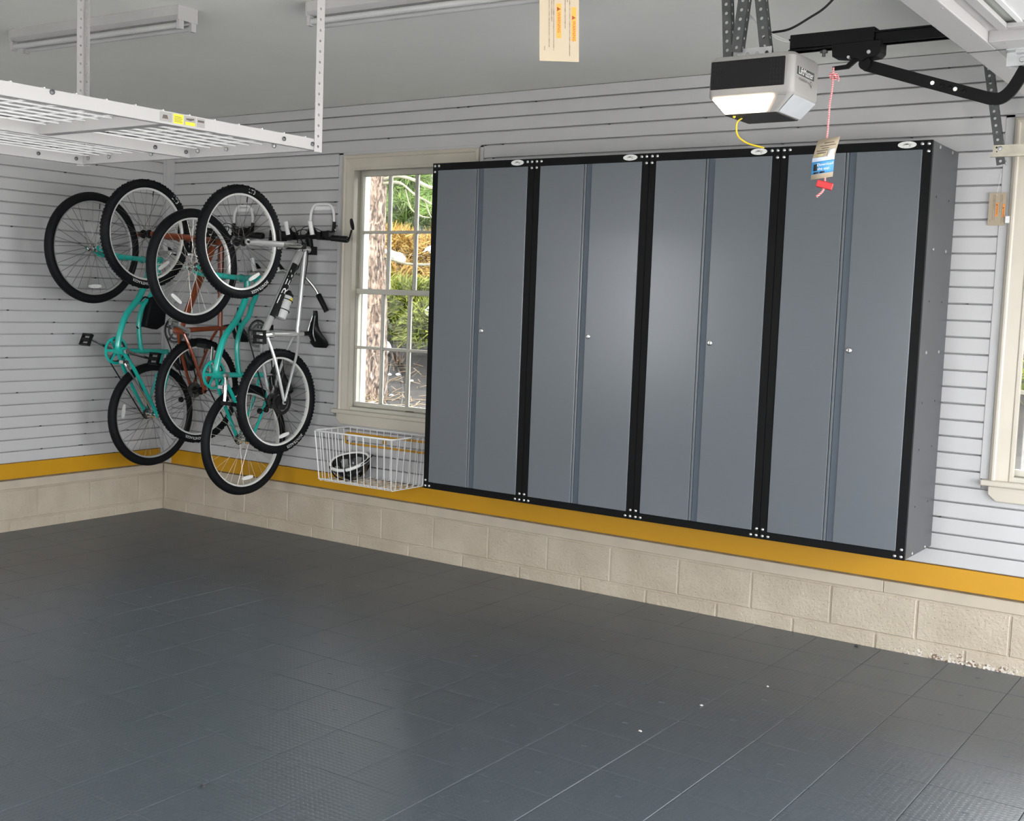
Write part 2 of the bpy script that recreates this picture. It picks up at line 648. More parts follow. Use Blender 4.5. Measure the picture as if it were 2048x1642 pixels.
# ================================================================ SETTING
# ---- walls
WIN = ((1.745, 2.65), (5.645, 6.55))
WZ = (0.865, 2.388)
wb = MB()
y0, y1 = 0.004, 0.16
wb.box((-0.16, y0, -0.12), (RX + 0.16, y1, WZ[0]))
wb.box((-0.16, y0, WZ[1]), (RX + 0.16, y1, CZ + 0.1))
xs = [-0.16] + [x for w_ in WIN for x in w_] + [RX + 0.16]
for i in range(0, 6, 2):
    wb.box((xs[i], y0, WZ[0]), (xs[i + 1], y1, WZ[1]))
wall_back = wb.build('wall_back', M_back, smooth=False, kind='structure')
wall_left = MB().box((-0.16, RY, -0.12), (-0.004, 0.004, CZ + 0.1)).build('wall_left', M_back, smooth=False, kind='structure')
rw = MB()
rw.box((-0.16, RY - 0.16, -0.12), (RWIN[0], RY, CZ + 0.1))
rw.box((RWIN[0], RY - 0.16, -0.12), (RWIN[1], RY, 0.87))
rw.box((RWIN[0], RY - 0.16, 2.37), (RWIN[1], RY, CZ + 0.1))
rw.box((RWIN[1], RY - 0.16, -0.12), (REAR_FILL[0], RY, CZ + 0.1))
rw.box((REAR_FILL[0], RY - 0.16, 2.2), (REAR_FILL[1], RY, CZ + 0.1))
rw.box((REAR_FILL[1], RY - 0.16, -0.12), (RX + 0.16, RY, CZ + 0.1))
rw.build('wall_rear', M_plain, smooth=False, kind='structure')
wr = MB()
zt = 2.2
wr.box((RX, RY, zt), (RX + 0.16, y0, CZ + 0.1))
ys = [RY, BAYS[1][0], BAYS[1][1], BAYS[0][0], BAYS[0][1], y0]
for i in range(0, 6, 2):
    wr.box((RX, ys[i], -0.12), (RX + 0.16, ys[i + 1], zt))
wr.build('wall_right', M_plain, smooth=False, kind='structure')
MB().box((-0.16, RY - 0.16, CZ), (RX + 0.16, y1, CZ + 0.1)).build('ceiling', M_ceil, smooth=False, kind='structure')

# ---- concrete blocks, sill boards, yellow bands, slats
B = 0.4064
ZT, ZB = 0.2654, 0.0707


def rect_piece(mb, ax, a0, a1, z0, z1, d0, d1, ch=0.002):
    """chamfered board on the back wall (ax='x', face at y=-d1) or left wall (ax='y', face at x=+d1)"""
    f = (lambda a, d, z: (a, -d, z)) if ax == 'x' else (lambda a, d, z: (d, a, z))
    vs = [f(a, d0, z) for a, z in ((a0, z0), (a1, z0), (a1, z1), (a0, z1))]
    vs += [f(a, d1 - ch, z) for a, z in ((a0, z0), (a1, z0), (a1, z1), (a0, z1))]
    vs += [f(a, d1, z) for a, z in ((a0 + ch, z0 + ch), (a1 - ch, z0 + ch), (a1 - ch, z1 - ch), (a0 + ch, z1 - ch))]
    fs = [(0, 1, 5, 4), (1, 2, 6, 5), (2, 3, 7, 6), (3, 0, 4, 7), (4, 5, 9, 8), (5, 6, 10, 9), (6, 7, 11, 10), (7, 4, 8, 11), (8, 9, 10, 11)]
    return mb.add(vs, fs)


def pieces(name, m, parent, ax, spans, z0, z1, d0, d1, ch, jit=0.0):
    for a0, a1 in spans:
        rect_piece(MB(), ax, a0, a1, z0, z1, d0, d1 + random.uniform(-jit, jit), ch).build(name, m, parent, smooth=False)


def course(start, lo, hi, gap):
    e = [start + B * i for i in range(-30, 40)]
    e = [lo] + [x for x in e if lo + 0.03 < x < hi - 0.03] + [hi]
    return [(a + gap, b - gap) for a, b in zip(e[:-1], e[1:])]


x_first = 0.4437
MB().box((0, -0.0005, -0.05), (RX, 0.01, 0.345)).build('mortar', M_block, wall_back, smooth=False)
MB().box((-0.01, RY, -0.05), (0.0005, 0, 0.345)).build('mortar', M_block, wall_left, smooth=False)
pieces('block', M_block, wall_back, 'x', course(x_first, 0.006, RX, 0.0045), ZB + 0.0045, ZT - 0.0045, -0.008, 0.006, 0.0035, 0.0012)
pieces('block', M_block, wall_back, 'x', course(x_first + B / 2 + 0.02, 0.006, RX, 0.0045), -0.05, ZB - 0.0045, -0.008, 0.0065, 0.0035, 0.0012)
pieces('block', M_block, wall_left, 'y', course(-0.2271, RY, -0.006, 0.0045), ZB + 0.0045, ZT - 0.0045, -0.008, 0.006, 0.0035, 0.0012)
pieces('block', M_block, wall_left, 'y', course(-0.2271 + B / 2, RY, -0.006, 0.0045), -0.05, ZB - 0.0045, -0.008, 0.0065, 0.0035, 0.0012)
pieces('sill_board', M_sill, wall_back, 'x', ((0.012, 2.42), (2.422, 5.16), (5.162, RX)), ZT + 0.006, 0.328, -0.008, 0.009, 0.003)
pieces('sill_board', M_sill, wall_left, 'y', ((RY, -3.1), (-3.098, -0.012)), ZT + 0.006, 0.328, -0.008, 0.009, 0.003)
ZY = 0.443
M_gap = mat('painted_gap_shade', (0.16, 0.11, 0.06), 0.8, nscale=12, namt=0.3)  # brown strip paints in the shadow line below the yellow boards
MB().box((0.01, -0.006, 0.326), (RX, 0.004, 0.345)).build('gap_shade_strip', M_gap, wall_back, smooth=False)
MB().box((-0.004, RY, 0.326), (0.006, -0.01, 0.345)).build('gap_shade_strip', M_gap, wall_left, smooth=False)
pieces('yellow_board', M_yellow, wall_back, 'x', ((0.106, RX),), 0.341, ZY - 0.002, -0.004, 0.022, 0.0015)
pieces('yellow_board', M_yellow, wall_left, 'y', ((RY, -0.047),), 0.341, ZY - 0.002, -0.004, 0.022, 0.0015)
PITCH = 0.0749
rows = [(ZY + PITCH * k + 0.0036, min(ZY + PITCH * (k + 1), CZ) - 0.0036) for k in range(31)]
for k, (z0, z1) in enumerate(rows):
    if 5 <= k <= 26:
        sp_ = ((0.106, 1.655), (2.765, 5.562), (6.668, RX))
    else:
        sp_ = ((0.106, RX),)
    pieces('slat', M_slat, wall_back, 'x', sp_, z0, z1, -0.004, 0.020, 0.0018)
    pieces('slat', M_slat, wall_left, 'y', ((RY, -0.047),), z0, z1, -0.004, 0.020, 0.0018)
# corner trim and the little screws in the grooves
rect_piece(MB(), 'x', 0.0245, 0.106, 0.341, CZ, -0.003, 0.024, 0.002).build('trim_1', M_slat, smooth=False, kind='structure')
rect_piece(MB(), 'y', -0.047, -0.0005, 0.341, CZ, -0.003, 0.024, 0.002).build('trim_2', M_slat, smooth=False, kind='structure')
scr = MB()
for k in range(31):
    for j in range(4):
        x = random.uniform(0.2, 5.5)
        z = ZY + PITCH * k
        if 1.62 < x < 2.8 and 0.7 < z < 2.5:
            continue
        scr.cyl((x, -0.002, z), (x, -0.016, z), 0.0045, 6)
        y = random.uniform(-2.6, -0.2)
        scr.cyl((0.002, y, z), (0.016, y, z), 0.0045, 6)
scr.build('groove_screws', M_dsteel, wall_back, kind='stuff')

# ---- floor of interlocking tiles
floor = MB().box((-0.1, RY, -0.12), (RX + 0.16, 0.05, -0.013)).build('floor', M_floorbase, smooth=False, kind='structure')
T = 0.308
xj = [5.483 + T * k for k in range(-18, 10)]
yj = [-0.0085 - T * k for k in range(0, 23)]


def tile_mb(x0, x1, ya, yb):
    g, c = 0.0008, 0.0016
    mb = MB()
    x0, x1, ya, yb = x0 + g, x1 - g, ya + g, yb - g
    vs = [(x, y, z) for z, k in ((-0.013, 0), (-c, 0), (0, c)) for x, y in ((x0 + k, ya + k), (x1 - k, ya + k), (x1 - k, yb - k), (x0 + k, yb - k))]
    fs = [(8, 9, 10, 11)] + [(i, (i + 1) % 4, 4 + (i + 1) % 4, 4 + i) for i in range(4)] + [(4 + i, 4 + (i + 1) % 4, 8 + (i + 1) % 4, 8 + i) for i in range(4)]
    return mb.add(vs, fs)


Rm = np.array(cam.rotation_euler.to_matrix())
Cl = np.array(cam.location)


def onscreen(P):
    q = (np.array(P) - Cl) @ Rm
    if q[2] > -0.3:
        return None
    return 948.7 + 2373.5 * q[0] / -q[2], 816.3 - 2373.5 * q[1] / -q[2], -q[2]


cells = []
ex = [0.003] + [x for x in xj if 0.05 < x < RX] + [RX]
ey = [-0.0085] + [y for y in yj[1:] if y > RY] + [RY]
for i in range(len(ex) - 1):
    for j in range(len(ey) - 1):
        a = (ex[i], ex[i + 1], ey[j + 1], ey[j])
        c = ((a[0] + a[1]) / 2, (a[2] + a[3]) / 2, 0)
        s_ = onscreen(c)
        vis = 0
        if s_ and -120 < s_[0] < 2168 and -50 < s_[1] < 1760:
            vis = 1 / s_[2] ** 3 * (a[1] - a[0])
        cells.append((vis, a))
cells.sort(key=lambda t: -t[0])
full = tile_mb(-T / 2, T / 2, -T / 2, T / 2)
full.obox((0.004, -0.006, 0.0004), (0.97, 0.25, 0), (-0.25, 0.97, 0), (0, 0, 1), 0.011, 0.0016, 0.0014)   # moulding mark in the middle of each tile
full = full.mesh('floor_tile', M_tile)
rest = MB()
for n_, (vis, a) in enumerate(cells):
    if n_ < 300 and vis > 0:
        if abs(a[1] - a[0] - T) < 1e-3 and abs(a[3] - a[2] - T) < 1e-3:
            inst('floor_tile', full, ((a[0] + a[1]) / 2, (a[2] + a[3]) / 2, 0), floor)
        else:
            tile_mb(*a).build('floor_tile', M_tile, floor, smooth=False)
    else:
        t_ = tile_mb(*a)
        rest.add(t_.v, t_.f)
rest.build('far_floor_tiles', M_tile, floor, smooth=False, kind='stuff')


# ---- windows
def window(idx, x0):
    """double-hung window, casing's outer left edge at x0"""
    dx = x0 - 1.697
    w_ = MB()
    # jamb box
    L, R_ = WIN[idx]
    w_.box((L - 0.001, -0.022, WZ[0]), (L + 0.008, 0.15, WZ[1]))
    w_.box((R_ - 0.008, -0.022, WZ[0]), (R_ + 0.001, 0.15, WZ[1]))
    w_.box((L + 0.008, -0.022, WZ[0]), (L + 0.036, 0.010, WZ[1]))
    w_.box((L + 0.008, 0.010, WZ[0]), (L + 0.022, 0.034, WZ[1]))
    w_.box((R_ - 0.036, -0.022, WZ[0]), (R_ - 0.008, 0.034, WZ[1]))
    w_.box((L, -0.022, WZ[1] - 0.012), (R_, 0.15, WZ[1] + 0.001))
    w_.box((L, -0.022, WZ[0] - 0.002), (R_, 0.15, WZ[0] + 0.018))
    root = w_.build('window_%d' % (idx + 1), M_sash, smooth=False, kind='structure')
    # moulded casing: stepped profile swept round three sides
    prof = [(0.0, 0.024), (0.0, 0.034), (0.012, 0.040), (0.020, 0.040), (0.026, 0.034), (0.040, 0.033), (0.062, 0.029), (0.078, 0.027), (0.084, 0.030), (0.096, 0.030), (0.097, -0.004), (0.0, -0.004)]
    o0, o1, top, bot = 1.697 + dx, 2.737 + dx, 2.452, 0.862

    def ring(f):
        return [f(a, d) for a, d in prof]
    MB().loft([ring(lambda a, d: (o0 + a, -d, bot)), ring(lambda a, d: (o0 + a, -d, top - a))]).build('casing', M_trim, root, smooth=False)
    MB().loft([ring(lambda a, d: (o1 - a, -d, bot)), ring(lambda a, d: (o1 - a, -d, top - a))]).build('casing', M_trim, root, smooth=False)
    MB().loft([ring(lambda a, d: (o0 + a, -d, top - a)), ring(lambda a, d: (o1 - a, -d, top - a))]).build('casing', M_trim, root, smooth=False)
    # stool and bevelled apron
    MB().box((o0 - 0.032, -0.058, 0.838), (o1 + 0.032, 0.05, 0.864)).build('stool', M_trim, root, smooth=False, bevel=0.006)
    MB().prism([(o0, -0.024, 0.838), (o0, -0.024, 0.800), (o0 + 0.035, -0.024, 0.770), (o1 - 0.035, -0.024, 0.770), (o1, -0.024, 0.800), (o1, -0.024, 0.838)], (0, -0.016, 0)).build('apron', M_trim, root, smooth=False, bevel=0.004)
    # J trim that caps the slat ends
    for a0, a1, b0, b1 in ((o0 - 0.041, o0 - 0.002, 0.864, 2.468), (o1 + 0.002, o1 + 0.028, 0.864, 2.468), (o0 - 0.041, o1 + 0.028, 2.4535, 2.470)):
        rect_piece(MB(), 'x', a0, a1, b0, b1, -0.004, 0.023, 0.002).build('slat_cap', M_slat, root, smooth=False)
    gl, gr = L + 0.030, R_ - 0.030

    def sash(name, ya, yb, z0, z1, g0, g1, mid):
        m = MB()
        m.box((L + 0.009, ya, z0), (gl, yb, z1))
        m.box((gr, ya, z0), (R_ - 0.009, yb, z1))
        m.box((gl, ya, z0), (gr, yb, g0))
        m.box((gl, ya, g1), (gr, yb, z1))
        so = m.build(name, M_sash, root, smooth=False, bevel=0.003)
        cw = (gr - gl) / 4
        ym = (ya + yb) / 2
        for i in (1, 2, 3):
            MB().box((gl + cw * i - 0.009, ya + 0.004, g0), (gl + cw * i + 0.009, yb - 0.004, g1)).build('muntin', M_sash, so, smooth=False, bevel=0.004)
        MB().box((gl, ya + 0.005, mid - 0.009), (gr, yb - 0.005, mid + 0.009)).build('muntin', M_sash, so, smooth=False, bevel=0.004)
        for i in range(4):
            for a, b in ((g0, mid), (mid, g1)):
                MB().box((gl + cw * i, ym - 0.0015, a), (gl + cw * (i + 1), ym + 0.0015, b)).build('pane', M_glass, so, smooth=False)
        return so
    sash('upper_sash', 0.075, 0.110, 1.595, 2.376, 1.628, 2.330, 1.982)
    lo = sash('lower_sash', 0.036, 0.072, 0.884, 1.628, 0.912, 1.594, 1.258)
    MB().box((2.205 + dx, 0.028, 0.870), (2.265 + dx, 0.037, 0.888)).build('lift', M_brass, lo, smooth=False, bevel=0.002)
    MB().box((L + 0.0225, 0.012, 0.90), (L + 0.0285, 0.030, 0.96)).build('catch', M_steel, root, smooth=False)
    # white exterior frame seen through the glass
    ext = MB()
    for a, b in ((L + 0.0085, L + 0.016), (R_ - 0.016, R_ - 0.0085)):
        ext.box((a, 0.115, WZ[0]), (b, 0.16, WZ[1]))
    ext.box((L, 0.125, WZ[0] - 0.02), (R_, 0.22, WZ[0] + 0.012))
    ext.build('outer_frame', M_siding, root, smooth=False)
    return root


window(0, 1.697)
window(1, 5.597)

# ================================================================ OUTDOORS
ground = MB()
ground.box((RX + 0.16, -30, -0.2), (45, 30, -0.03))
ground.box((-20, -30, -0.2), (RX + 0.16, RY - 0.16, -0.03))
ground.build('driveway', M_drive, smooth=False, kind='structure')


def hill_z(x, y):
    if y < 3.4:
        return 0.50 + 0.02 * (y - 0.2)
    return 0.564 + 0.37 * (y - 3.4) ** 1.0 + 0.10 * noise.noise((x * 0.6, y * 0.6, 0))


hv, hf = [], []
NX, NY = 70, 50
for j in range(NY):
    for i in range(NX):
        x, y = -14 + 24 * i / (NX - 1), 0.165 + 17 * (j / (NY - 1)) ** 1.3
        hv.append((x, y, hill_z(x, y) + 0.05 * noise.noise((x * 3, y * 3, 4))))
for j in range(NY - 1):
    for i in range(NX - 1):
        a = j * NX + i
        hf.append((a, a + 1, a + NX + 1, a + NX))
MB().add(hv, hf).build('hillside', M_mulch, smooth='all', kind='structure')


def tufts(centers, radii, count, leng, wd, droop=0.3, seed=1):
    """many small leaf blades on ellipsoid clumps; returns arrays"""
    g = np.random.default_rng(seed)
    n = count * len(centers)
    c = np.repeat(np.array(centers), count, axis=0)
    r = np.repeat(np.array(radii), count, axis=0)
    d = g.normal(size=(n, 3))
    d /= np.linalg.norm(d, axis=1)[:, None]
    d[:, 2] = np.where(d[:, 2] < -0.2, -d[:, 2], d[:, 2])
    p = c + d * r * (0.72 + 0.3 * g.random((n, 1)))
    e = d + g.normal(size=(n, 3)) * 0.7
    e[:, 2] -= droop
    e /= np.linalg.norm(e, axis=1)[:, None]
    s = np.cross(e, g.normal(size=(n, 3)))
    s /= np.linalg.norm(s, axis=1)[:, None]
    L = leng * (0.6 + 0.8 * g.random((n, 1)))
    v = np.stack([p - s * wd, p + s * wd, p + e * L + s * wd * 0.2, p + e * L - s * wd * 0.2], 1).reshape(-1, 3)
    return v


def foliage(name, m, centers, radii, count, leng, wd, droop, seed, parent):
    v = tufts(centers, radii, count, leng, wd, droop, seed)
    me = bpy.data.meshes.new(name)
    n = len(v) // 4
    me.from_pydata(v.tolist(), [], [(4 * i, 4 * i + 1, 4 * i + 2, 4 * i + 3) for i in range(n)])
    me.materials.append(m)
    o = bpy.data.objects.new(name, me)
    COL.objects.link(o)
    if parent:
        o.parent = parent
        o.location = -worldloc(parent)
    o['kind'] = 'stuff'
    return o


F_green = foliage_material('juniper_green', (0.040, 0.062, 0.008), (0.18, 0.19, 0.032))
F_gold = foliage_material('dry_gold', (0.15, 0.085, 0.015), (0.36, 0.23, 0.065))
F_pine = foliage_material('soft_pine_green', (0.06, 0.12, 0.022), (0.18, 0.24, 0.07))


def shrub(x, y, rx, h, m, n, label, seed, clumps=9, leng=0.10, wd=0.009, name='hillside_shrub', group=None):
    z = hill_z(x, y)
    root = empty(name, (x, y, z), label, 'shrub', group)
    g = np.random.default_rng(seed)
    cs, rs = [], []
    for i in range(clumps):
        a, q = g.random() * 6.28, g.random() ** 0.5
        px, py = x + cos(a) * q * rx, y + sin(a) * q * rx * 0.7
        cs.append((px, py, max(hill_z(px, py), z - 0.3) + h * (0.25 + 0.5 * (1 - q) + 0.2 * g.random())))
        k = 0.35 + 0.25 * g.random()
        rs.append((rx * k, rx * k, h * 0.42))
    foliage('foliage', m, cs, rs, n // clumps, leng, wd, 0.25, seed, root)
    st = MB()
    for i in range(4):
        a = 1.57 * i + 0.4
        st.tube(spl([(x, y, z - 0.05), (x + cos(a) * rx * 0.3, y + sin(a) * rx * 0.2, z + h * 0.3), (x + cos(a) * rx * 0.6, y + sin(a) * rx * 0.4, z + h * 0.55)], 3), [0.02] * 3 + [0.012] * 4, 5)
    st.build('stem', M_bark, root)


shrub(-1.30, 4.25, 0.55, 0.85, F_green, 16000, 'green juniper shrub on the slope just right of the pine trunk, through the left window', 11)
shrub(-0.35, 4.35, 0.60, 0.90, F_green, 16000, 'dense green juniper shrub outside the left window, partly behind the first cabinet', 12)
shrub(-2.2, 4.5, 0.6, 0.8, F_green, 6000, 'low green juniper shrub left of the pine trunk outside', 13)
shrub(-3.6, 5.9, 0.75, 0.9, F_gold, 12000, 'dry golden shrub up the slope behind the pine trunk', 14, leng=0.11, wd=0.008)
shrub(-2.4, 5.8, 0.75, 0.85, F_gold, 15000, 'dry golden shrub half way up the slope right of the trunk', 15, leng=0.11, wd=0.008)
shrub(-1.2, 5.9, 0.75, 0.85, F_gold, 12000, 'dry golden shrub half way up the slope beside the first cabinet edge', 16, leng=0.11, wd=0.008)
shrub(4.7, 4.2, 0.9, 0.7, F_green, 6000, 'green juniper shrub outside the right-hand window', 19)
shrub(3.9, 6.0, 1.2, 1.0, F_gold, 6000, 'golden shrub up the slope outside the right-hand window', 20)


def conifer(x, y, h, r, label, seed, n=14000):
    z = hill_z(x, y)
    root = empty('hilltop_pine', (x, y, z), label, 'tree', 'pines on the hilltop')
    MB().tube([(x, y, z - 0.3), (x, y, z + h)], [0.12, 0.03], 8).build('trunk', M_bark, root)
    g = np.random.default_rng(seed)
    cs, rs = [], []
    for i in range(26):
        t = i / 26
        a = i * 2.4
        q = r * (1 - 0.75 * t) * (0.3 + 0.6 * g.random())
        cs.append((x + cos(a) * q, y + sin(a) * q, z + 0.4 + h * 0.95 * t))
        rs.append((r * 0.42 * (1.1 - 0.7 * t), r * 0.42 * (1.1 - 0.7 * t), h * 0.075))
    foliage('needles', F_pine, cs, rs, n // 26, 0.15, 0.006, 0.5, seed, root)


conifer(-5.8, 8.2, 1.5, 0.75, 'soft green pine up the slope seen left of the trunk', 31, 26000)
conifer(-4.45, 7.9, 1.35, 0.75, 'soft green pine up the slope behind the bare branch', 32, 26000)
conifer(-3.1, 7.9, 1.3, 0.75, 'soft green pine up the slope nearest the cabinet edge', 33, 22000)
conifer(-7.4, 9.2, 1.8, 0.9, 'soft green pine on the hilltop farthest left behind the trunk', 34)

# pine trunk close to the left window
tx, ty = -0.80, 3.2
trunk_root = empty('pine_tree', (tx, ty, 0.5), 'rough barked pine trunk standing just outside the left window', 'tree')
rings = []
for j in range(90):
    z = 0.35 + 5.2 * j / 89
    cx = tx + 0.05 - 0.055 * (z - 0.55) / 2.2 + 0.015 * sin(z * 2.1)
    rr = 0.122 - 0.003 * z + 0.05 * max(0, 0.75 - z)
    rg = []
    for k in range(40):
        a = 2 * pi * k / 40
        q = V((cos(a) * 2.2, sin(a) * 2.2, z * 1.1)) * 3.2
        b_ = noise.noise(q) * 0.012 + noise.noise(q * 2.7) * 0.010 + abs(noise.noise(V((q.x * 2, q.y * 2, z * 2.5)))) * 0.018
        rg.append((cx + cos(a) * (rr + b_), ty + sin(a) * (rr + b_), z))
    rings.append(rg)
MB().loft(rings).build('trunk', M_bark, trunk_root, smooth=False)
M_twig = mat('grey_green_branch', (0.14, 0.13, 0.085), 0.85, nscale=20, namt=0.3, bump=0.6, bscale=40)
MB().tube(spl([(tx + 0.08, ty, 2.66), (-0.49, 3.2, 2.66), (-0.30, 3.2, 2.545), (-0.07, 3.2, 2.44), (0.25, 3.2, 2.25)], 5), [0.015] * 6 + [0.010] * 6 + [0.008] * 9, 7).build('branch', M_twig, trunk_root)
MB().tube(spl([(tx + 0.09, ty, 2.70), (-0.55, 3.25, 2.73), (-0.33, 3.25, 2.68), (-0.08, 3.2, 2.60), (0.4, 3.2, 2.55)], 5), [0.016] * 21, 7).build('branch', M_twig, trunk_root)
MB().tube(spl([(-0.42, 3.2, 2.60), (-0.36, 3.22, 2.42), (-0.25, 3.24, 2.35), (-0.12, 3.2, 2.33)], 5), 0.006, 6).build('branch', M_twig, trunk_root)
MB().tube(spl([(-0.18, 3.2, 2.49), (-0.12, 3.22, 2.34), (-0.02, 3.22, 2.27)], 5), 0.006, 6).build('branch', M_twig, trunk_root)
MB().tube(spl([(tx + 0.1, 3.25, 1.96), (-0.45, 3.4, 1.90), (0.1, 3.5, 1.93)], 5), 0.014, 6).build('branch', M_twig, trunk_root)

# snow patches lying on the shrubs and ground, fallen twigs, chips
snow_spots = [(-1.30, 3.95, 0.10, 0.08, 1.22, 'long streak of snow on the juniper behind the lower left window panes'), (-1.22, 3.9, 0.08, 0.07, 1.06, 'small snow blob low on the juniper, just right of the trunk'),
              (-0.62, 3.95, 0.13, 0.09, 1.46, 'snow patch on top of the juniper beside the first cabinet edge'), (-2.30, 5.35, 0.12, 0.10, 2.05, 'wide snow patch on the golden shrub behind the upper window panes'),
              (-2.62, 5.45, 0.15, 0.12, 2.12, 'snow patch on the golden shrub right next to the trunk'), (-1.75, 5.45, 0.14, 0.12, 2.18, 'snow patch on the golden shrub in the panes next to the cabinet'),
              (-2.05, 5.0, 0.20, 0.14, 1.50, 'snow lying at the foot of the golden shrubs above the juniper')]
for i, (x, y, a, b, z, lb) in enumerate(snow_spots):
    rg = []
    for j in range(6):
        t = j / 5
        q = sqrt(max(0.02, 1 - t * t))
        rg.append([(x + cos(p) * a * q * (1 + 0.5 * noise.noise((cos(p) * 1.5, sin(p) * 1.5, i * 3))), y + sin(p) * b * q * (1 + 0.5 * noise.noise((cos(p) * 2, sin(p), i * 5))), z - 0.05 + 0.10 * t + 0.03 * noise.noise((cos(p) * 2, sin(p) * 2, i * 2 + 9))) for p in [2 * pi * k / 18 for k in range(18)]])
    so_ = MB().loft(rg)
    so_.v = [tuple(V(p) + V((noise.noise(V(p) * 14), noise.noise(V(p) * 14 + V((9, 0, 0))), noise.noise(V(p) * 14 + V((0, 9, 0))))) * 0.07) for p in so_.v]
    so_.build('snow_patch', M_snow, smooth='all', label=lb, cat='snow', group='snow patches on the slope')
tw = MB()
for i in range(420):
    x, y = random.uniform(-1.6, 0.6), random.uniform(1.6, 4.2)
    a = random.uniform(0, 3.1)
    l = random.uniform(0.05, 0.22)
    z = hill_z(x, y) + 0.03
    tw.tube([(x, y, z), (x + cos(a) * l, y + sin(a) * l, z + random.uniform(0, 0.06))], 0.005, 4)
tw.build('fallen_twigs', mat('dry_twig', (0.14, 0.10, 0.06), 0.9, nscale=20, namt=0.3), kind='stuff', label='dry twigs scattered on the dark ground outside the window', cat='twigs')
fl = MB()
for i in range(90):
    x, y = random.uniform(-1.5, 0.7), random.uniform(1.4, 4.0)
    z = hill_z(x, y) + 0.02
    r = random.uniform(0.012, 0.03)
    fl.lathe((x, y, z), (random.uniform(-.3, .3), random.uniform(-.3, .3), 1), [(-r * 0.4, r * 0.5), (0, r), (r * 0.5, r * 0.5)], 6, False)
fl.build('pale_pebbles', M_snow, kind='stuff', label='bits of snow and pale stones on the ground by the window', cat='pebbles')

# ================================================================ CABINETS
CX0, CW, CD, CZ0, CZ1 = 2.7357, 0.6583, 0.4539, 0.5279, 2.3153
bolt_me = MB().lathe((0, 0, 0), (0, -1, 0), [(0, 0.0072), (0.0018, 0.0072), (0.0042, 0.005), (0.005, 0.002)], 10, False).mesh('bolt', M_alu, True)
bolt_side = MB().lathe((0, 0, 0), (1, 0, 0), [(0, 0.008), (0.0018, 0.008), (0.0038, 0.0055), (0.0045, 0.002)], 10, False).mesh('bolt', M_alu, True)
hole_side = MB().lathe((0, 0, 0), (1, 0, 0), [(0, 0.0045), (0.0008, 0.0045), (0.001, 0.001)], 8, False).mesh('pin_hole', M_blackm, True)
lab = ('leftmost of the four grey wall cabinets, beside the window', 'second grey double-door wall cabinet from the left',
       'third grey double-door wall cabinet, below the opener lamp', 'rightmost grey wall cabinet with its charcoal side showing')
